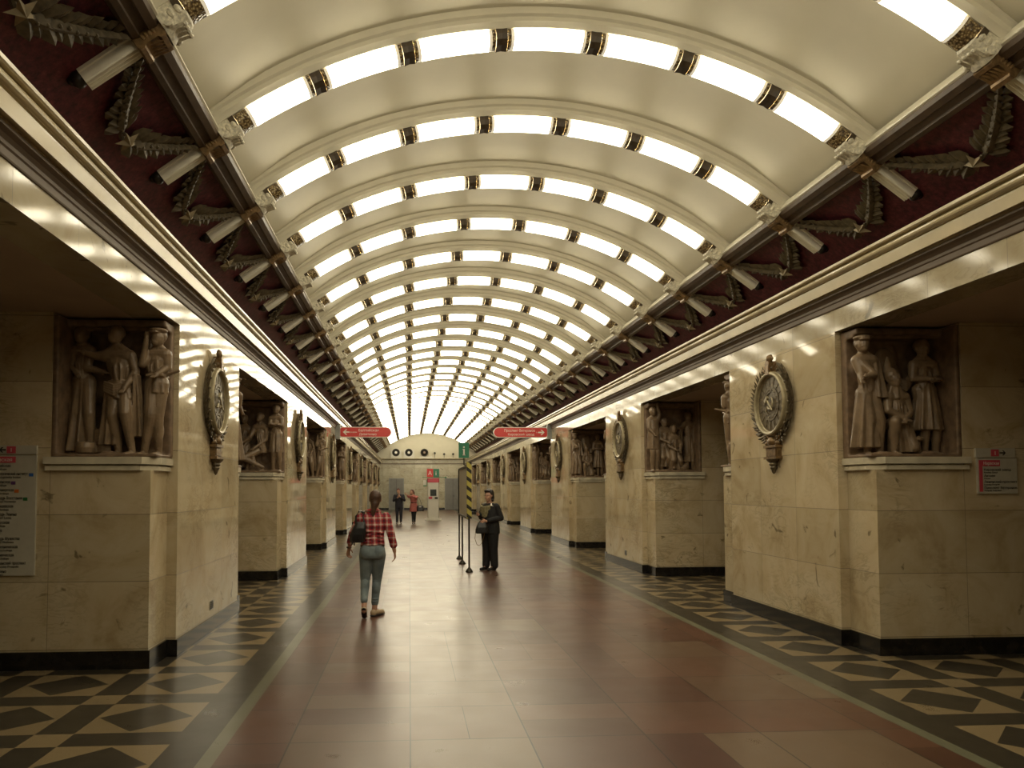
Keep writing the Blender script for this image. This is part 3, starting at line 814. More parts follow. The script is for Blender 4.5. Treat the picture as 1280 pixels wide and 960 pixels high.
def relief_variant(v):
    figs = []; gr = MB(); ext = MB(); n = lambda: MB()
    xa, xb = (0.0, .965) if v % 2 == 0 else (.035, .99)
    gr.box((xa, -.10, 0), (xb, .0, 1.33)); gr.box((xa, -.49, 0), (xb, -.0, .03))
    if v % 2 == 0: gr.box((0, -.495, 0), (.05, 0, 1.335)); gr.prism([(.04, -.35), (.04, -.1), (.11, -.1)], 'z', 0, 1.33)
    else: gr.box((.94, -.495, 0), (.99, 0, 1.335)); gr.prism([(.95, -.35), (.95, -.1), (.88, -.1)], 'z', 0, 1.33)
    gr.box((xa, -.30, 1.27), (xb, 0, 1.335)); gr.box((xa, -.24, 1.24), (xb, 0, 1.28))
    rnd = random.Random(v)
    for i in range(14): gr.ell((rnd.uniform(.14, .86), rnd.uniform(-.42, -.1), .035), (rnd.uniform(.05, .12), .08, rnd.uniform(.012, .035)), 10, 6)
    for i in range(10): gr.ell((rnd.uniform(.2, .8), -.10, rnd.uniform(.2, 1.15)), (rnd.uniform(.05, .15), rnd.uniform(.02, .05), rnd.uniform(.06, .2)), 10, 7)
    if v == 0:
        a = rfig(n(), (.15, 1.19), (.08, .24, 1.06), (.17, .075, .74), [(1, (.22, .87, -.05), (.36, .83, -.08)), (0, (.07, .88), (.15, .80, -.1))], [((.14, .42), (.10, .05)), ((.26, .42, -.08), (.27, .05, -.05))], -.22,
                 skirt=[(.16, .76, .095, .15, .06, .135, .13, 9, .13)])
        mb_ = a; figs.append(mb_)
        b = rfig(n(), (.50, 1.18), (.39, .65, 1.00), (.55, .085, .66), [(0, (.31, .98, .0), (.24, 1.0, -.02)), (1, (.69, .83, .0), (.63, .67, -.10))], [((.50, .40, -.06), (.54, .06)), ((.63, .42, -.10), (.68, .05, -.03))], -.30, face=(-.5, -.8),
                 skirt=[(.55, .74, .12, .57, .56, .13, .10, 7, .12), (.47, .66, .06, .46, .12, .085, .07, 7, .2)])
        for i in range(5): b.tube([(.42, -.37, .72 - i * .022), (.52, -.405, .685 - i * .024), (.64, -.38, .70 - i * .016)], .013, 7)
        pleat(b, .70, .80, .03, .72, .20, .055, .06, 6, .25, -.30); figs.append(b)
        c = rfig(n(), (.89, 1.16), (.81, .98, 1.02), (.88, .078, .72), [(0, (.76, .90, -.05), (.80, 1.13, -.08)), (1, (.98, .88, 0), (.92, .80, -.1))], [((.84, .40, -.06), (.77, .05)), ((.90, .40, -.02), (.90, .05, .02))], -.27, cap_=True, face=(-.4, -.8),
                 skirt=[(.88, .83, .085, .88, .62, .105, .09, 8, .06)])
        c.box((.80, -.36, .775), (.97, -.18, .80)); c.cap((.95, -.26, .80), (1.10, -.30, .84), .022, .012)
        figs.append(c)
        ext.lathe([(.03, .03), (.075, .04), (.088, .09), (.078, .14), (.06, .15), (.05, .12)], (.26, -.38, 0), 'z', 18)
        for i in range(9): ext.tube([(.31, -.30, .05 + i * .026), (.39, -.32, .06 + i * .026), (.47, -.30, .055 + i * .026)], .013, 7)
        ext.ell((.74, -.12, 1.08), (.05, .05, .17), 14, 9)
    elif v == 1:
        a = rfig(n(), (.10, 1.16), (.03, .22, 1.02), (.15, .085, .66), [(0, (.05, .86, -.05), (.03, .80, -.10)), (0, (.16, .84, -.10), (.07, .82, -.14))], [((.14, .38), (.13, .05)), ((.24, .38, -.05), (.25, .05, -.02))], -.28, cap_=True, face=(-.2, -.9),
                 skirt=[(.12, .66, .085, .11, .10, .13, .10, 8, .14)])
        pleat(a, .20, 1.02, .09, .22, .61, .125, .115, 8, .13, -.25); figs.append(a)
        b = rfig(n(), (.43, .80), (.35, .56, .64), (.47, .095, .34), [(0, (.33, .48, -.06), (.45, .40, -.12)), (1, (.58, .46, -.03), (.48, .38, -.12))], [((.36, .36, -.13), (.37, .05, -.08)), ((.57, .10, -.10), (.62, .06, .02))], -.27,
                 skirt=[(.48, .44, .10, .53, .05, .14, .12, 8, .12)])
        b.ell((.42, -.27, .84), (.075, .08, .085), 12, 8); b.cap((.40, -.24, .88), (.41, -.22, 1.04), .055, .015)
        pleat(b, .43, .76, .05, .45, .60, .10, .08, 7, .12, -.26); figs.append(b)
        c = rfig(n(), (.76, 1.14), (.66, .88, .98), (.78, .095, .70), [(0, (.64, .82, -.03), (.78, .80, -.12)), (1, (.91, .82, -.03), (.80, .79, -.12))], [((.75, .38), (.76, .05)), ((.87, .38), (.88, .05))], -.25,
                 skirt=[(.78, .78, .085, .78, .28, .155, .12, 11, .10)])
        figs.append(c)
        for i in range(4): ext.tube([(.50, -.20, .74 + i * .03), (.58, -.25, .70 + i * .03), (.68, -.22, .82 + i * .02)], .022, 8)
        ext.cap((.645, -.32, .03), (.645, -.32, .20), .028, .022); ext.lathe([(.055, .17), (.06, .19), (.0501, .21)], (.645, -.32, 0), 'z', 14)
        ext.ell((.97, -.18, .40), (.04, .09, .11), 12, 8); ext.ell((.45, -.11, .98), (.13, .04, .19), 16, 9)
    elif v == 2:
        a = rfig(n(), (.84, 1.18), (.74, .94, 1.03), (.84, .085, .72), [(0, (.73, .88, -.05), (.86, .88, -.12)), (1, (.95, .88, -.03), (.80, .90, -.12))], [((.80, .38), (.79, .05)), ((.90, .38), (.91, .05))], -.26, skirt=[(.84, .80, .085, .84, .38, .125, .10, 9, .09)])
        figs.append(a)
        b = rfig(n(), (.54, 1.03), (.44, .66, .86), (.58, .09, .42), [(0, (.38, .66, -.06), (.18, .50, -.10)), (1, (.66, .62, 0), (.48, .46, -.12))], [((.28, .27, -.16), (.62, .10, -.10)), ((.40, .40, -.05), (.32, .05, -.02))], -.28, face=(-.6, -.7))
        figs.append(b)
        c = rfig(n(), (.24, 1.0), (.15, .34, .84), (.25, .08, .50), [(0, (.08, .95, -.04), (.06, 1.18, -.08)), (1, (.36, .64, -.03), (.28, .52, -.10))], [((.20, .26, -.06), (.16, .05)), ((.30, .24, -.04), (.30, .05))], -.20, skirt=[(.25, .54, .08, .24, .10, .12, .09, 8, .14)])
        figs.append(c)
        for i in range(4): ext.cap((.06 + i * .02, -.22, .04), (.05 + i * .06, -.25, .42 - i * .05), .022, .012)
        ext.ell((.10, -.36, .09), (.09, .07, .07), 14, 8)
    else:
        a = rfig(n(), (.12, 1.16), (.04, .22, 1.02), (.13, .08, .68), [(1, (.24, 1.10, -.03), (.20, 1.25, -.05)), (0, (.03, .84, -.04), (.10, .74, -.1))], [((.10, .38), (.10, .05)), ((.19, .38), (.19, .05))], -.30, skirt=[(.13, 1.0, .10, .13, .44, .125, .11, 6, .05)])
        figs.append(a)
        b = rfig(n(), (.37, .96), (.28, .46, .82), (.36, .08, .48), [(0, (.27, .64, -.05), (.38, .58, -.12)), (1, (.48, .64), (.52, .56, -.1))], [((.30, .28, -.10), (.30, .05)), ((.42, .28, -.10), (.44, .05))], -.22, skirt=[(.36, .52, .08, .36, .10, .12, .10, 8, .12)])
        figs.append(b)
        c = rfig(n(), (.52, .82), (.44, .62, .67), (.54, .075, .40), [(0, (.42, .50), (.50, .44, -.1)), (1, (.66, .54), (.62, .42, -.1))], [((.48, .22, -.12), (.46, .05)), ((.62, .22, -.08), (.66, .05))], -.30, skirt=[(.54, .42, .08, .56, .06, .13, .10, 9, .12)])
        figs.append(c)
        d = rfig(n(), (.84, 1.08), (.75, .93, .94), (.84, .08, .64), [(0, (.70, .86, -.04), (.62, .84, -.10)), (1, (.95, .80), (.93, .64, -.05))], [((.80, .36), (.80, .05)), ((.90, .36), (.92, .05))], -.22, skirt=[(.84, .70, .08, .84, .20, .11, .09, 7, .10)])
        figs.append(d)
        pleat(ext, .66, .84, .04, .66, .50, .06, .06, 6, .2, -.24); ext.ell((.72, -.30, .10), (.10, .09, .08), 14, 8)
    return ([('relief_ground', remesh(gr, .014, 2, 'relief_ground', M['relief_back']))] + [('carved_figure', remesh(f, .0065, 1, 'carved_figure', M['relief'])) for f in figs]
            + [('carved_attribute', m_) for m_ in split_loose(remesh(ext, .0085, 2, 'carved_attribute', M['relief']), 'carved_attribute')])
RVAR = [relief_variant(v) for v in range(4)]
RWORD = ['soldier, robed man and woman', 'officer, kneeling figure and woman', 'crouching and standing figures', 'long-coated figure and three others']
for s in (-1, 1):
    for i in range(NP):
        for near in (True, False):
            if s < 0: v = (0 if i % 2 == 0 else 2) if near else (1 if i % 2 == 0 else 3)
            else: v = (1 if i % 2 == 0 else 3) if near else (0 if i % 2 == 0 else 2)
            y = PY0 + i * PP + (0 if near else PL)
            x = -4.43 if s < 0 and near else (3.44 if s > 0 and near else (-3.44 if s < 0 else 4.43))
            lab = 'brown relief of %s, %s face of %s %s pillar' % (RWORD[v], 'near' if near else 'far', ORD[i + 1], side_name[s])
            t = thing('stone_relief', lab, 'relief', (x, y, 1.957), (0, 0, 0 if near else PI), 'reliefs in the pillar niches')
            for nm, me in RVAR[v]: link(nm, me, t)

# ================================================================ SIGNS AND BOARDS
def flat(mb, a, b): return mb.box(a, b)
RX = (PI / 2, 0, 0)
t = thing('direction_board', 'tall white list of stations at left edge with red heading and left arrow', 'sign', (-4.545, PY0 - .5, .866))
MB().box((-.47, -.022, 0), (0, 0, 1.105)).build('panel', M['board'], t)
MB().box((-.47, -.024, 1.113), (0, 0, 1.195)).build('header_strip', M['board'], t)
MB().box((-.44, -.0255, 1.035), (-.185, -.021, 1.092)).build('red_heading', M['pink'], t)
MB().box((-.265, -.0275, 1.122), (-.185, -.023, 1.186)).build('red_heading', M['pink'], t)
MB().prism([(-.335, 1.154), (-.31, 1.179), (-.295, 1.179), (-.313, 1.161), (-.275, 1.161), (-.275, 1.147), (-.313, 1.147), (-.295, 1.129), (-.31, 1.129)], 'y', -.0265, -.023).build('arrow', M['ink'], t)
text('Нарвская', .045, M['sign_white'], t, (-.42, -.0262, 1.048), RX, width=.2)
text('1', .05, M['sign_white'], t, (-.237, -.0282, 1.136), RX)
st = [('Балтийская', 'Baltiyskaya', None), ('Технологический институт', 'Tekhnologichesky Institut', 'blue'), ('Пушкинская', 'Pushkinskaya', 'violet'), ('Владимирская', 'Vladimirskaya', 'orange'),
      ('Площадь Восстания', "Ploshchad' Vosstaniya", 'dgreen'), ('Чернышевская', 'Chernyshevskaya', None), ('Площадь Ленина', "Ploshchad' Lenina", None), ('Выборгская', 'Vyborgskaya', None), ('Лесная', 'Lesnaya', None),
      ('Площадь Мужества', "Ploshchad' Muzhestva", None), ('Политехническая', 'Politekhnicheskaya', None), ('Академическая', 'Akademicheskaya', None), ('Гражданский проспект', 'Grazhdansky Prospekt', None), ('Девяткино', 'Devyatkino', None)]
MB().box((-.445, -.0245, .02), (-.415, -.0215, 1.03)).build('red_line', M['pink'], t)
for i, (a, b, c) in enumerate(st):
    z = .995 - i * .0745
    wd = min(.315, len(a) * .0157)
    text(a, .040, M['ink'], t, (-.39, -.0235, z), RX, width=wd); text(b, .029, M['ink'], t, (-.39, -.0235, z - .028), RX, width=wd * .8)
    if c: MB().box((-.39 + wd + .012, -.0255, z - .012), (-.39 + wd + .05, -.0215, z + .018)).build('transfer_mark', M[c], t)
t = thing('direction_board', 'small white list of four stations at right edge with right arrow', 'sign', (4.557, PY0 - .5, 1.586))
MB().box((0, -.022, 0), (.415, 0, .355)).build('panel', M['board'], t)
MB().box((-.012, -.024, .362), (.40, 0, .455)).build('header_strip', M['board'], t)
MB().box((.015, -.0255, .02), (.05, -.021, .335)).build('red_line', M['pink'], t)
MB().box((.05, -.0255, .275), (.235, -.021, .335)).build('red_heading', M['pink'], t)
MB().box((.145, -.0275, .373), (.225, -.023, .442)).build('red_heading', M['pink'], t)
MB().prism([(-(-.30), .408), (.275, .433), (.262, .433), (.280, .415), (.235, .415), (.235, .401), (.280, .401), (.262, .383), (.275, .383)], 'y', -.0265, -.023).build('arrow', M['ink'], t)
text('Нарвская', .045, M['sign_white'], t, (.06, -.0262, .288), RX, width=.16)
text('1', .055, M['sign_white'], t, (.172, -.0282, .386), RX)
for i, (a, b) in enumerate((('Кировский завод', 'Kirovsky Zavod'), ('Автово', 'Avtovo'), ('Ленинский проспект', 'Leninsky Prospekt'), ('Проспект Ветеранов', 'Prospekt Veteranov'))):
    z = .228 - i * .060
    text(a, .034, M['ink'], t, (.065, -.0235, z), RX); text(b, .022, M['ink'], t, (.065, -.0235, z - .023), RX)

def hang_sign(s):
    w = 1.62 if s < 0 else 1.74; hh = .33
    lab = 'red hanging direction sign with white rim and left arrow, %s side' if s < 0 else 'red hanging direction sign with white rim and right arrow, %s side'
    t = thing('direction_sign', lab % side_name[s], 'sign', (s * 3.29, 24.0, 3.27), (0, 0, 0))
    def outline(x0, x1, z0, z1, rr):
        r = (z1 - z0) / 2; pts = [(x0 + .04, z0), (x0, z0 + .04), (x0, z1 - .04), (x0 + .04, z1)]
        for k in range(9): a = PI / 2 - PI * k / 8; pts.append((x1 - r + r * math.cos(a), (z0 + z1) / 2 + r * math.sin(a)))
        return [(-s * p, q) for p, q in pts]
    MB().prism(outline(0, w, 0, hh, 1), 'y', -.05, .05).build('rim', M['sign_white'], t)
    MB().prism(outline(.018, w - .022, .022, hh - .022, 1), 'y', -.056, .056).build('red_panel', M['sign_red'], t)
    MB().box((min(s * .13, -s * .01), -.06, -.05), (max(s * .13, -s * .01), .06, hh + .10)).build('wall_bracket', M['grey'], t)
    ax = -s * .10; d = -s
    MB().prism([(ax, hh / 2), (ax + d * .09, hh / 2 + .085), (ax + d * .135, hh / 2 + .085), (ax + d * .07, hh / 2 + .022), (ax + d * .20, hh / 2 + .022), (ax + d * .20, hh / 2 - .022), (ax + d * .07, hh / 2 - .022), (ax + d * .135, hh / 2 - .085), (ax + d * .09, hh / 2 - .085)], 'y', -.061, -.055).build('arrow', M['sign_white'], t)
    if s < 0:
        text('К поездам', .062, M['sign_white'], t, (.22, -.0585, .145), RX, ext=.002)
        text('Балтийская', .115, M['sign_white'], t, (.58, -.0585, .185), RX, ext=.002); text('Девяткино', .105, M['sign_white'], t, (.60, -.0585, .065), RX, ext=.002)
    else:
        text('Проспект Ветеранов', .115, M['sign_white'], t, (-1.40, -.0585, .185), RX, width=.98, ext=.002); text('Кировский завод', .105, M['sign_white'], t, (-1.28, -.0585, .065), RX, width=.84, ext=.002)
        text('К поездам', .055, M['sign_white'], t, (-.37, -.0585, .145), RX, width=.20, ext=.002)
hang_sign(-1); hang_sign(1)

for nm, x, y, z, s, lab in (('v', -FW, 9.12, .30, -1, 'small vent grille low on the first left pillar'), ('v', FW, 15.75, .30, 1, 'small vent grille low on the second right pillar')):
    t = thing('wall_vent', lab, 'vent', (x - s * 0, y, z))
    d = -s
    a, b = sorted((0, d * .008)); MB().box((a, -.07, -.05), (b, .07, .05)).build('frame', M['grey'], t)
    mb = MB(); a, b = sorted((d * .008, d * .012))
    for k in range(4): mb.box((a, -.055, -.038 + k * .022), (b, .055, -.027 + k * .022))
    mb.build('slats', M['ink'], t)

# information stand in the middle of the hall
M['stand_panel'] = simple('stand_panel', (.40, .36, .28), .4, var=.05)
t = thing('information_stand', 'tall grey information stand with striped edge, green i sign and thin posts', 'stand', (.075, 15.1, 0))
for yy, xx in ((.0, 0.0), (1.62, -.022), (2.76, -.016)):
    p = MB().tube([(xx, yy, .03), (xx, yy, 1.06)], .018, 10).build('post', M['dark_metal'], t, 40)
    MB().lathe([(.001, 0), (.075, 0), (.075, .012), (.055, .05), (.022, .085), (.02, .10)], (xx, yy, 0), 'z', 18).build('foot', M['dark_metal'], p, 40)
MB().box((-.012, .0, 1.05), (.012, 2.80, 2.10)).build('panel', M['stand_panel'], t)
MB().box((-.035, -.03, 1.04), (-.012, 2.83, 1.08)).box((-.035, -.03, 2.08), (-.012, 2.83, 2.12)).box((-.035, 2.79, 1.04), (-.012, 2.83, 2.12)).build('panel_frame', M['dark_metal'], t)
MB().box((-.048, -.06, 1.06), (.048, -.0, 2.18)).build('striped_edge', M['hazard'], t)
MB().tube([(-.10, -.03, 2.12), (-.10, -.03, 2.30)], .012, 8).tube([(-.10, -.03, 2.12), (.0, -.03, 2.12)], .012, 8).build('sign_bracket', M['dark_metal'], t)
q = MB().box((-.205, -.065, 2.26), (.0, -.0, 2.565)).build('information_box', M['green'], t)
MB().box((-.118, -.069, 2.31), (-.087, -.064, 2.44)).box((-.118, -.069, 2.46), (-.087, -.064, 2.49)).box((-.13, -.069, 2.31), (-.075, -.064, 2.325)).box((-.13, -.069, 2.425), (-.10, -.064, 2.44)).build('letter', M['sign_white'], q)
text('ИНФОРМАЦИЯ', .03, M['ink'], t, (.0125, 1.0, 1.9), (PI / 2, 0, PI / 2))

# white emergency kiosk far down the hall
t = thing('emergency_kiosk', 'white emergency call kiosk with red band standing far down the hall', 'kiosk', (.135, 40, 0))
MB().box((-.44, -.35, 0), (.44, .35, .06)).box((-.36, -.28, .06), (.36, .28, .12)).build('base', M['white'], t)
MB().prism([(-.30, -.2), (-.26, -.25), (.26, -.25), (.30, -.2), (.30, .2), (.26, .25), (-.26, .25), (-.30, .2)], 'z', .12, 1.98).build('column', M['white'], t)
MB().prism([(-.31, -.21), (-.27, -.262), (.27, -.262), (.31, -.21), (.31, .21), (.27, .26), (-.27, .26), (-.31, .21)], 'z', 1.98, 2.20).build('red_band', M['pink'], t)
MB().box((-.16, -.27, 1.28), (.16, -.245, 1.62)).build('screen', M['screen'], t)
MB().box((-.24, -.28, 1.12), (-.06, -.245, 1.24)).build('red_call_plate', M['pink'], t); MB().box((.07, -.28, 1.12), (.23, -.245, 1.22)).build('call_plate', M['dark_metal'], t)
MB().tube([(0, 0, 2.2), (0, 0, 2.3)], .03).build('neck', M['grey'], t)
q = MB().box((-.33, -.06, 2.27), (.0, .06, 2.70)).build('red_sign_box', M['sign_red'], t)
q2 = MB().box((.0, -.06, 2.27), (.32, .06, 2.70)).build('green_sign_box', M['green'], t)
text('А', .30, M['sign_white'], q, (-.27, -.064, 2.37), RX, ext=.002); text('i', .34, M['sign_white'], q2, (.11, -.064, 2.36), RX, ext=.002)
MB().box((-.58, -.02, 2.235), (.62, .02, 2.265)).ell((.66, 0, 2.25), (.06, .04, .04)).build('cross_bar', M['dgreen'], t)
MB().box((-.52, -.03, 1.80), (-.33, .03, 2.10)).build('side_flag', M['white'], t); MB().box((-.52, -.035, 1.78), (-.33, .035, 1.84)).box((-.36, -.035, 1.84), (-.33, .035, 2.12)).build('side_flag_rim', M['dgreen'], t)

# fixtures on the far ledge
def fan(x, body=True, dark=False, lab=''):
    t = thing('round_fan', lab, 'fan', (x, YEND - .12, 4.06))
    if body: MB().box((-.40, -.12, 0), (.42, .10, .62)).build('housing', M['white'], t)
    else: MB().box((-.35, -.10, 0), (.6, .08, .12)).build('housing', M['white'], t)
    MB().lathe([(.27, -.15), (.30, -.12), (.30, -.08), (.22, -.08), (.22, -.15)], (0, 0, .42), 'y', 28).build('ring', M['dark_metal'], t, 40)
    MB().lathe([(.001, -.16), (.10, -.155), (.13, -.12), (.13, -.09), (.001, -.09)], (0, 0, .42), 'y', 20).build('hub', M['relief'] if dark else M['sign_white'], t, 40)
    mb = MB()
    for k in range(6):
        a = PI * k / 3; mb.box((-.01, -.125, .10), (.01, -.115, .26)) if False else mb.tube([(.1 * math.cos(a), -.12, .42 + .1 * math.sin(a)), (.27 * math.cos(a), -.12, .42 + .27 * math.sin(a))], .02, 6)
    mb.build('guard', M['relief'] if dark else M['grey'], t)
fan(-2.16, True, False, 'round fan in white housing at left end of far ledge')
fan(-1.16, True, False, 'round fan in white housing, second from left on far ledge')
fan(.05, False, True, 'round brown fan on low white base mid far ledge')
for x, z, lab in ((.86, .38, 'small dark spotlight on far ledge just right of brown fan'), (1.6, .30, 'small dark spotlight, middle of three on far ledge'), (2.3, .30, 'small dark spotlight at right end of far ledge')):
    t = thing('spotlight', lab, 'spotlight', (x, YEND - .12, 4.06))
    MB().tube([(0, 0, 0), (0, 0, z)], .02, 8).build('stem', M['grey'], t); MB().lathe([(.001, -.14), (.08, -.13), (.09, .02), (.04, .07), (.001, .07)], (0, 0, z), 'y', 14).build('head', M['dark_metal'], t, 40)

# ================================================================ PEOPLE
def hand(mb, w, d, side, nrm, s=1.0, curl=.5):
    """w wrist, d along the hand, side towards the thumb, nrm palm side"""
    w, d, side, nrm = Vector(w), Vector(d).normalized(), Vector(side).normalized(), Vector(nrm).normalized()
    k = w + d * .085 * s
    for t in (-.026, -.009, .009, .026): mb.cap(w + side * t * .6 * s + d * .01, k + side * t * s, .015 * s, .0125 * s, 8)
    for i, (t, L) in enumerate(((.030, .066), (.010, .076), (-.010, .070), (-.029, .055))):
        b = k + side * t * s; m_ = b + (d * (1 - curl * .5) + nrm * curl * .8).normalized() * L * .5 * s
        e = m_ + (d * (1 - curl) + nrm * curl * 1.3 + Vector((1e-4, 0, 0))).normalized() * L * .5 * s
        mb.cap(b, m_, .0095 * s, .0085 * s, 8); mb.cap(m_, e, .0085 * s, .007 * s, 8)
    b = w + side * .024 * s + d * .02 * s; m_ = b + (side * .7 + d * .7 + nrm * .3).normalized() * .042 * s
    mb.cap(b, m_, .014 * s, .011 * s, 8); mb.cap(m_, m_ + (d * .9 + side * .1 + nrm * .4).normalized() * .034 * s, .0105 * s, .008 * s, 8)
def head(mb, c, f, s=1.0):
    c = Vector(c); f = Vector(f).normalized(); up = Vector((0, 0, 1)); r = f.cross(up).normalized()
    Rm = Matrix((r, f, up)).transposed()
    P = lambda x, y, z: c + Rm @ Vector((x * s, y * s, z * s))
    mb.ell(P(0, -.01, .015), (.073 * s, .092 * s, .098 * s), 20, 14, Rm); mb.ell(P(0, .018, -.035), (.058 * s, .068 * s, .078 * s), 18, 12, Rm)
    mb.ell(P(0, .055, -.088), (.026 * s, .026 * s, .022 * s), 12, 8, Rm)
    mb.cap(P(0, .082, .018), P(0, .100, -.022), .008 * s, .013 * s, 8); mb.ell(P(0, .084, -.052), (.024 * s, .01 * s, .009 * s), 10, 6, Rm)
    for q in (-1, 1):
        mb.ell(P(q * .074, -.004, -.005), (.010 * s, .018 * s, .030 * s), 10, 8, Rm); mb.ell(P(q * .034, .062, -.025), (.024 * s, .022 * s, .024 * s), 10, 8, Rm)
    mb.ell(P(0, .070, .030), (.052 * s, .018 * s, .012 * s), 12, 7, Rm)
    return P
def torso(mb, rings, n=22):
    """rings of (centre x, centre y, z, half width x, half depth y)"""
    mb.loft([[(cx + wx * math.cos(2 * PI * k / n), cy + wy * math.sin(2 * PI * k / n), z) for k in range(n)] for cx, cy, z, wx, wy in rings])
def put(name, mb, vox, m_, par, sm=3): return link(name, remesh(mb, vox, sm, name, m_), par)
def foot(mb, ank, toe, r=.036):
    a, t_ = Vector(ank), Vector(toe); d = (t_ - a); h_ = a + Vector((-d.x * .25, -d.y * .25, -.035))
    mb.cap(h_, t_, r, r * .72, 12); mb.cap(a, a * .6 + t_ * .4 + Vector((0, 0, .0)), r * .85, r * .8, 12); mb.ell(t_ - d * .12, (r * 1.15, r * 1.15, r * .7))

# ---- woman walking away in a plaid shirt
t = thing('person', 'person in red plaid shirt and ripped blue jeans walking away down the hall', 'person', (-1.585, 9.95, 0)); W1 = t
b = MB(); P = head(b, (.035, .02, 1.515), (.05, 1, -.08)); b.cap((.03, .005, 1.46), (.015, -.01, 1.32), .05, .058)
torso(b, [(.01, 0, 1.33, .07, .05), (.01, 0, 1.29, .155, .08), (.01, 0, 1.18, .14, .10), (.01, .01, 1.03, .115, .085), (.0, 0, .94, .135, .10), (0, -.01, .86, .15, .11)])
b.cap((-.155, 0, 1.29), (-.265, .05, 1.05), .050, .038); b.cap((-.265, .05, 1.05), (-.315, .16, .87), .038, .025)
hand(b, (-.315, .16, .87), (-.18, .35, -1), (.6, .8, .2), (1, -.2, 0), .95, .5)
b.cap((.175, 0, 1.29), (.245, -.05, 1.05), .050, .038); b.cap((.245, -.05, 1.05), (.285, -.01, .84), .038, .025)
hand(b, (.285, -.01, .84), (.1, .15, -1), (.15, 1, .15), (-1, 0, 0), .95, .5)
for hx, kn, an in ((-.075, (-.095, .05, .47), (-.095, -.20, .16)), (.075, (.055, .10, .47), (.025, .05, .085))):
    b.cap((hx, 0, .84), kn, .085, .055); b.cap(kn, an, .052, .034)
foot(b, (-.095, -.20, .15), (-.095, -.10, .03), .030); foot(b, (.025, .05, .085), (.12, .20, .03), .030)
put('body', b, .0075, M['skin'], t, 2)
b = MB(); torso(b, [(.012, 0, 1.365, .055, .05), (.012, 0, 1.335, .10, .065), (.01, 0, 1.30, .172, .092), (.01, 0, 1.18, .158, .122), (.01, .01, 1.05, .140, .108), (.005, 0, .97, .150, .118), (.0, 0, .925, .160, .125)])
b.cap((-.150, 0, 1.280), (-.265, .05, 1.05), .062, .052, 14); b.cap((-.265, .05, 1.05), (-.295, .115, .955), .050, .047, 14)
b.cap((.175, 0, 1.285), (.245, -.05, 1.05), .064, .052, 14); b.cap((.245, -.05, 1.05), (.272, -.022, .925), .050, .050, 14); b.ell((.274, -.018, .925), (.052, .052, .02)); b.ell((-.297, .12, .95), (.048, .048, .02))
for z in (.95, .99, 1.04, 1.09): b.ell((.11, -.10, z), (.05, .02, .012)); b.ell((-.06, -.115, z + .02), (.06, .02, .012))
b.tube([(.10, .05, 1.36), (.075, -.055, 1.375), (0, -.075, 1.38), (-.06, -.05, 1.375), (-.09, .05, 1.36)], .018, 8)
put('plaid_shirt', b, .0085, M['plaid'], t, 2)
b = MB(); torso(b, [(0, 0, .96, .130, .098), (0, -.01, .88, .162, .122), (0, -.015, .80, .172, .130), (0, -.01, .76, .165, .12)])
b.ell((-.075, -.07, .84), (.088, .075, .10)); b.ell((.075, -.07, .84), (.088, .075, .10))
for hx, kn, an in ((-.078, (-.095, .05, .47), (-.097, -.165, .235)), (.078, (.055, .10, .47), (.03, .06, .17))):
    b.cap((hx, 0, .80), kn, .098, .064, 16); b.cap(kn, an, .062, .047, 16)
    k = Vector(kn); a = Vector(an); b.ell(k * .65 + a * .35 + Vector((0, -.02, 0)), (.058, .06, .10)); 
    for f in (.05, .15, .82, .92): b.ell(k * (1 - f) + a * f + Vector((0, -.01, 0)), (.062 - .012 * f, .062 - .012 * f, .010))
put('jeans', b, .008, M['denim'], t, 2)
b = MB(); torso(b, [(0, 0, .945, .150, .112), (0, 0, .905, .160, .118)]); put('dark_belt', b, .009, M['ink'], t, 1)
b = MB()
b.cap((-.095, -.215, .13), (-.095, -.118, .038), .040, .034, 12, 1); b.ell((-.095, -.10, .028), (.042, .05, .026)); put('shoe', b, .006, M['shoe_beige'], t)
b = MB(); b.cap((-.095, -.252, .135), (-.095, -.150, .028), .030, .032, 12, .3); b.ell((-.095, -.20, .08), (.036, .02, .075), rot=Matrix.Rotation(R_(38), 3, 'X')); put('dark_sole', b, .006, M['sole'], t, 1)
b = MB(); b.cap((.01, .02, .052), (.115, .19, .038), .042, .034, 12); b.ell((.115, .19, .03), (.042, .045, .028)); b.ell((.012, .022, .04), (.042, .042, .036)); put('shoe', b, .006, M['shoe_beige'], t)
b = MB(); b.cap((.005, .01, .012), (.125, .205, .012), .040, .036, 14, .3); put('dark_sole', b, .006, M['sole'], t, 0)
b = MB(); b.ell((.035, -.002, 1.54), (.082, .094, .100)); b.ell((.033, -.035, 1.49), (.062, .058, .095)); b.cap((.03, -.06, 1.46), (.015, -.075, 1.36), .045, .030); b.cap((.015, -.075, 1.36), (.01, -.085, 1.29), .030, .012)
put('brown_hair', b, .008, M['hair_brown'], t)
MB().lathe([(.028, -.012), (.034, -.008), (.034, .008), (.028, .012)], (-.314, .155, .885), 'z', 16).build('dark_watch', M['ink'], t)
t = thing('shoulder_bag', 'black leather shoulder bag hanging behind left arm of plaid-shirted person', 'bag', (-1.585 - .17, 9.95 - .13, 1.02))
b = MB(); rings = []
for z, w, d, sh in ((-.055, .075, .035, .0), (-.04, .095, .055, 0), (.05, .105, .062, .01), (.13, .088, .055, .03), (.19, .065, .035, .045), (.21, .055, .02, .05)):
    rings.append([(sh + w * math.copysign(abs(math.cos(a)) ** .6, math.cos(a)) - .02, d * math.copysign(abs(math.sin(a)) ** .6, math.sin(a)), z) for a in [2 * PI * k / 24 for k in range(24)]])
b.loft(rings)
for x in (-.08, -.04, 0, .05): b.ell((x, -.05, .0), (.008, .012, .05), 8, 6)
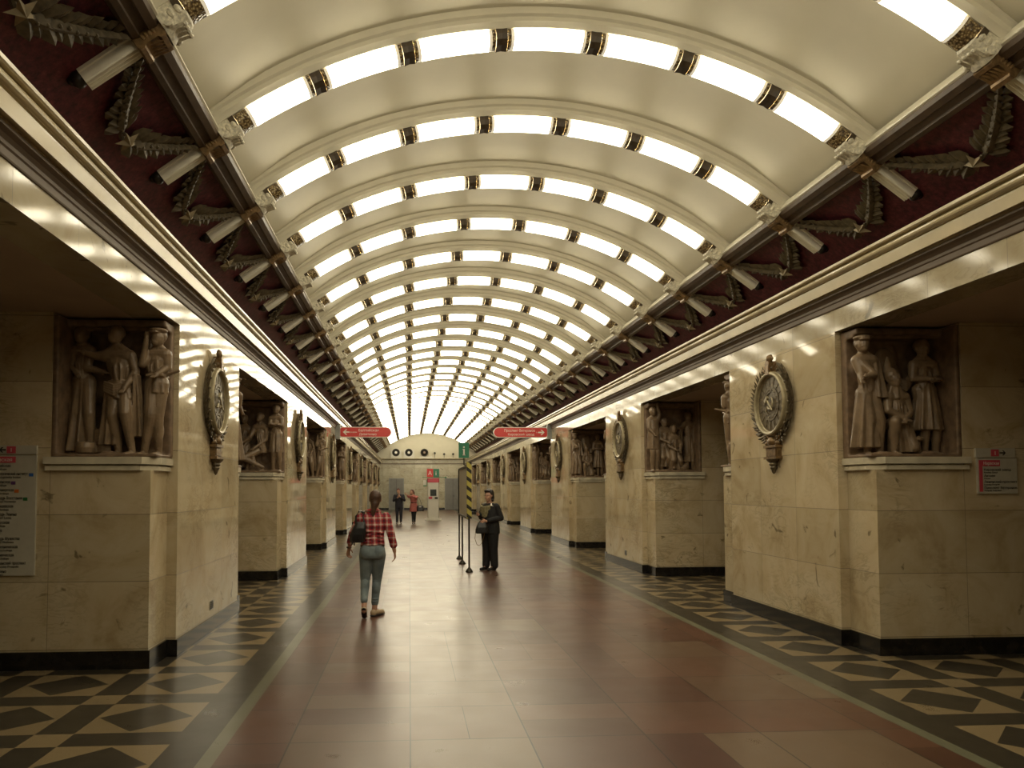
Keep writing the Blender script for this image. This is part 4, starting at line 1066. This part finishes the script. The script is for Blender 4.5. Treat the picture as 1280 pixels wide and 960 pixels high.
put('bag_body', b, .007, M['leather'], t)
b = MB(); b.tube([(-.04, -.02, .18), (-.035, -.01, .28), (.0, .03, .345), (.03, .10, .35), (.04, .20, .28), (.03, .22, .18), (.02, .19, .10)], .011, 8, .5); b.tube([(.07, -.02, .18), (.055, .0, .28), (.05, .04, .34), (.06, .11, .345), (.06, .2, .28), (.05, .22, .18), (.04, .19, .10)], .009, 8, .5)
b.build('strap', M['leather'], t, 50)
MB().tube([(-.075, -.065, -.03), (-.078, -.07, -.075)], .008, 6).tube([(-.05, -.065, -.03), (-.05, -.07, -.085)], .008, 6).build('fringe', M['leather'], t)

# ---- uniformed woman by the stand, facing left
t = thing('person', 'person in black uniform with olive scarf standing by the striped stand', 'person', (.52, 15.4, 0), (0, 0, R_(38)))
b = MB(); head(b, (-.035, -.01, 1.515), (-1, -.25, -.28)); b.cap((-.02, 0, 1.46), (.0, 0, 1.34), .052, .062)
torso(b, [(.0, 0, 1.36, .05, .07), (.01, 0, 1.31, .08, .16), (.0, 0, 1.18, .11, .16), (.0, 0, 1.0, .115, .15), (.0, 0, .86, .12, .16)])
LW, RW = (-.25, -.15, 1.0), (-.27, .04, 1.13)
b.cap((.02, -.17, 1.30), (.09, -.235, 1.06), .05, .042); b.cap((.09, -.235, 1.06), LW, .04, .027); hand(b, LW, (-1, .15, -.15), (0, -.1, 1), (0, 1, -.2), 1, .8)
b.cap((.0, .17, 1.30), (-.04, .21, 1.07), .05, .042); b.cap((-.04, .21, 1.07), RW, .04, .027); hand(b, RW, (-1, -.3, .15), (0, .3, 1), (0, -1, 0), 1, .7)
for sy, fx in ((-.085, .03), (.085, -.02)): b.cap((.0, sy, .84), (.0, sy, .46), .08, .055); b.cap((0, sy, .46), (fx, sy, .08), .052, .035); foot(b, (fx, sy, .08), (fx - .15, sy - .02, .03), .032)
put('body', b, .008, M['skin'], t, 2)
b = MB(); torso(b, [(.01, 0, 1.36, .062, .085), (.01, 0, 1.33, .095, .17), (.01, 0, 1.28, .13, .205), (.005, 0, 1.15, .165, .205), (.0, 0, 1.0, .17, .20), (.005, 0, .88, .18, .215), (.01, 0, .74, .18, .215)])
b.cap((.02, -.17, 1.29), (.09, -.235, 1.06), .070, .060, 14); b.cap((.09, -.235, 1.06), (-.20, -.165, 1.01), .056, .046, 14)
b.cap((.0, .17, 1.29), (-.04, .21, 1.07), .070, .060, 14); b.cap((-.04, .21, 1.07), (-.235, .045, 1.125), .056, .044, 14)
b.ell((-.10, 0, 1.20), (.07, .14, .08)); put('black_jacket', b, .009, M['uniform'], t, 2)
b = MB(); torso(b, [(0, 0, .90, .13, .17), (.005, 0, .80, .145, .18), (.005, 0, .74, .14, .175)])
for sy, fx in ((-.088, .03), (.088, -.02)): b.cap((.005, sy * 1.1, .78), (.005, sy * 1.1, .46), .118, .092, 16); b.cap((.005, sy * 1.1, .46), (fx + .005, sy * 1.1, .10), .090, .078, 16)
put('black_trousers', b, .009, M['uniform'], t, 2)
for sy, fx in ((-.085, .03), (.085, -.02)):
    b = MB(); b.cap((fx + .01, sy, .045), (fx - .17, sy - .02, .032), .042, .032, 12); b.ell((fx - .14, sy - .02, .028), (.055, .042, .026)); b.box((fx + .0, sy - .025, 0), (fx + .045, sy + .025, .04)); put('black_shoe', b, .007, M['leather'], t)
b = MB()
for i in range(6): b.tube([(-.10, -.13 + i * .01, 1.30 - i * .035), (-.185, -.04, 1.27 - i * .036), (-.175, .06, 1.27 - i * .033), (-.10, .12, 1.31 - i * .02)], [.022, .030, .030, .022], 10)
b.ell((-.13, 0, 1.20), (.07, .11, .10)); put('olive_scarf', b, .009, M['khaki'], t)
MB().tube([(-.05, -.10, 1.355), (-.085, -.13, 1.315), (-.06, -.16, 1.30)], [.012, .022, .006], 8, .5).tube([(-.07, .05, 1.37), (-.11, .08, 1.34), (-.10, .11, 1.31)], [.012, .022, .006], 8, .5).build('white_collar', M['sign_white'], t, 50)
b = MB(); b.ell((.0, .004, 1.545), (.098, .098, .108)); b.ell((.035, .01, 1.48), (.072, .088, .10)); b.ell((-.075, .0, 1.60), (.04, .075, .035)); b.ell((.03, -.01, 1.42), (.05, .075, .045)); put('dark_hair', b, .008, M['hair_dark'], t)
MB().ell((-.118, -.058, 1.515), (.006, .009, .006), 8, 6).ell((-.135, .005, 1.515), (.006, .009, .006), 8, 6).build('eyes', M['ink'], t)
t = thing('two_way_radio', 'black handset held out in right hand of the uniformed person', 'radio', (.52 - .335, 15.4 - .19, 1.165))
MB().box((-.05, -.018, -.03), (.06, .018, .03)).build('handset_body', M['ink'], t); MB().box((-.01, -.022, -.02), (.05, -.017, .02)).build('keypad', M['dark_metal'], t)
t = thing('handbag', 'black handbag with thin looped strap held by the uniformed person', 'bag', (.52 - .19, 15.4 - .30, .76))
b = MB(); b.loft([[(w * math.copysign(abs(math.cos(a)) ** .5, math.cos(a)), d * math.copysign(abs(math.sin(a)) ** .5, math.sin(a)), z) for a in [2 * PI * k / 20 for k in range(20)]] for z, w, d in ((0, .11, .035), (.02, .13, .05), (.12, .115, .045), (.20, .085, .025), (.225, .07, .012))])
put('bag_body', b, .007, M['leather'], t); MB().tube([(-.12, 0, .10), (-.14, -.01, -.10), (-.10, -.015, -.22), (-.05, -.015, -.24), (0, -.01, -.18), (.04, -.005, -.05), (.07, 0, .08)], .005, 6).build('looped_strap', M['bronze'], t); MB().tube([(-.07, 0, .20), (-.02, 0, .26), (.07, 0, .20)], .008, 8).build('handle', M['leather'], t)

# ---- man far away in a dark jacket, facing the camera
t = thing('person', 'person in dark jacket and trousers with raised hands near far left door', 'person', (-1.60, 36, 0))
b = MB(); head(b, (-.03, -.01, 1.56), (-.2, -1, -.15)); b.cap((-.02, 0, 1.5), (0, .01, 1.38), .055, .065)
torso(b, [(0, 0, 1.40, .06, .05), (0, 0, 1.35, .18, .09), (0, 0, 1.2, .165, .11), (0, 0, 1.0, .14, .10), (0, 0, .88, .155, .11)])
b.cap((-.19, 0, 1.34), (-.25, -.06, 1.10), .052, .042); b.cap((-.25, -.06, 1.10), (-.06, -.25, 1.24), .04, .028); hand(b, (-.06, -.25, 1.24), (.6, -.3, .8), (-.3, -.2, .8), (0, 1, 0), 1, .7)
b.cap((.19, 0, 1.34), (.25, -.06, 1.12), .052, .042); b.cap((.25, -.06, 1.12), (.05, -.26, 1.28), .04, .028); hand(b, (.05, -.26, 1.28), (-.6, -.3, .7), (.3, -.2, .8), (0, 1, 0), 1, .7)
for sx in (-.09, .09): b.cap((sx, 0, .86), (sx, -.02, .47), .085, .058); b.cap((sx, -.02, .47), (sx, .02, .08), .055, .036); foot(b, (sx, .02, .08), (sx * 1.2, -.14, .03), .034)
put('body', b, .009, M['skin'], t, 2)
b = MB(); torso(b, [(0, 0, 1.42, .07, .06), (0, 0, 1.38, .15, .09), (0, 0, 1.34, .215, .105), (0, 0, 1.2, .195, .13), (0, 0, 1.0, .18, .125), (0, 0, .84, .19, .13)])
b.cap((-.19, 0, 1.33), (-.25, -.06, 1.10), .072, .062, 14); b.cap((-.25, -.06, 1.10), (-.10, -.21, 1.21), .058, .046, 14); b.cap((.19, 0, 1.33), (.25, -.06, 1.12), .072, .062, 14); b.cap((.25, -.06, 1.12), (.09, -.22, 1.25), .058, .046, 14)
put('dark_jacket', b, .010, M['navy'], t, 2)
b = MB(); torso(b, [(0, 0, .90, .16, .11), (0, 0, .80, .175, .12), (0, 0, .76, .17, .115)])
for sx in (-.09, .09): b.cap((sx, 0, .80), (sx, -.02, .47), .098, .075, 14); b.cap((sx, -.02, .47), (sx, .02, .09), .073, .058, 14)
put('dark_trousers', b, .010, M['navy'], t, 2)
for sx in (-.09, .09):
    b = MB(); b.cap((sx, .04, .045), (sx * 1.2, -.14, .035), .044, .036, 12); put('shoe', b, .008, M['grey'], t)
b = MB(); b.ell((-.03, .012, 1.60), (.082, .095, .085)); b.ell((-.03, .04, 1.57), (.075, .07, .08)); put('short_hair', b, .009, M['hair_red'], t)
MB().ell((-.075, -.088, 1.565), (.011, .006, .007), 8, 6).ell((-.008, -.10, 1.565), (.011, .006, .007), 8, 6).build('eyes', M['ink'], t)

# ---- woman far away in a coral coat
t = thing('person', 'person in coral coat and black tights with arm raised, beside dark-jacketed person', 'person', (-.91, 36, 0))
b = MB(); head(b, (-.09, -.02, 1.50), (-.6, -1, -.2)); b.cap((-.07, 0, 1.45), (-.02, 0, 1.32), .048, .056)
torso(b, [(-.02, 0, 1.34, .05, .05), (-.01, 0, 1.29, .15, .08), (0, 0, 1.15, .135, .10), (0, 0, 1.0, .11, .085), (0, 0, .86, .15, .11)])
b.cap((-.16, 0, 1.28), (-.24, -.20, 1.28), .045, .038); b.cap((-.24, -.20, 1.28), (-.32, -.28, 1.36), .036, .026); hand(b, (-.32, -.28, 1.36), (-.6, -.2, .5), (.2, -.2, .8), (0, 1, 0), .95, .4)
b.cap((.15, 0, 1.28), (.10, -.22, 1.24), .045, .038); b.cap((.10, -.22, 1.24), (-.14, -.28, 1.33), .036, .026); hand(b, (-.14, -.28, 1.33), (-1, 0, .2), (0, -.2, .8), (0, 1, 0), .95, .5)
for sx, fy in ((-.06, -.05), (.07, .05)): b.cap((sx, 0, .84), (sx * .8, -.02, .46), .08, .055); b.cap((sx * .8, -.02, .46), (sx * .7, fy, .09), .05, .034); foot(b, (sx * .7, fy, .09), (sx * .7, fy - .14, .03), .030)
put('body', b, .009, M['skin'], t, 2)
b = MB(); torso(b, [(-.02, 0, 1.37, .06, .055), (-.01, 0, 1.33, .12, .08), (-.01, 0, 1.28, .180, .10), (0, 0, 1.15, .165, .125), (0, 0, 1.0, .14, .11), (0, 0, .86, .18, .135), (.0, 0, .58, .20, .15)])
b.cap((-.15, 0, 1.27), (-.24, -.19, 1.27), .062, .052, 14); b.cap((-.24, -.19, 1.27), (-.29, -.25, 1.33), .050, .042, 14); b.cap((.15, 0, 1.27), (.10, -.21, 1.23), .062, .052, 14); b.cap((.10, -.21, 1.23), (-.09, -.27, 1.31), .05, .042, 14)
put('coral_coat', b, .010, M['coral'], t, 2)
b = MB(); torso(b, [(0, 0, 1.03, .147, .117), (0, 0, .98, .147, .117)]); put('coat_belt', b, .009, M['hair_red'], t, 1)
b = MB()
for sx, fy in ((-.06, -.05), (.07, .05)): b.cap((sx, 0, .70), (sx * .8, -.02, .46), .078, .062, 14); b.cap((sx * .8, -.02, .46), (sx * .7, fy, .10), .058, .042, 14)
put('black_tights', b, .009, M['uniform'], t, 2)
for sx, fy in ((-.06, -.05), (.07, .05)):
    b = MB(); b.cap((sx * .7, fy + .02, .055), (sx * .7, fy - .14, .032), .040, .032, 12); b.box((sx * .7 - .02, fy + .02, 0), (sx * .7 + .02, fy + .05, .05)); put('black_shoe', b, .008, M['leather'], t)
b = MB(); b.ell((-.08, .01, 1.53), (.092, .10, .10)); b.ell((-.04, .045, 1.44), (.085, .06, .11)); b.ell((-.14, .01, 1.43), (.04, .05, .09)); put('red_hair', b, .009, M['hair_red'], t)
t = thing('handbag', 'large black handbag hanging at the side of the coral-coated person', 'bag', (-.91 + .31, 35.9, .60))
b = MB(); b.loft([[(w * math.copysign(abs(math.cos(a)) ** .4, math.cos(a)), d * math.copysign(abs(math.sin(a)) ** .5, math.sin(a)), z) for a in [2 * PI * k / 20 for k in range(20)]] for z, w, d in ((0, .15, .06), (.02, .17, .075), (.22, .155, .06), (.27, .14, .03))])
put('bag_body', b, .009, M['leather'], t); MB().tube([(-.10, 0, .26), (-.12, 0, .45), (-.14, 0, .60), (-.10, 0, .66), (-.04, 0, .58), (.02, 0, .45), (.08, 0, .26)], .010, 8).build('strap', M['leather'], t); MB().box((-.06, -.08, .19), (.04, -.07, .22)).build('bright_clasp', M['sign_white'], t)
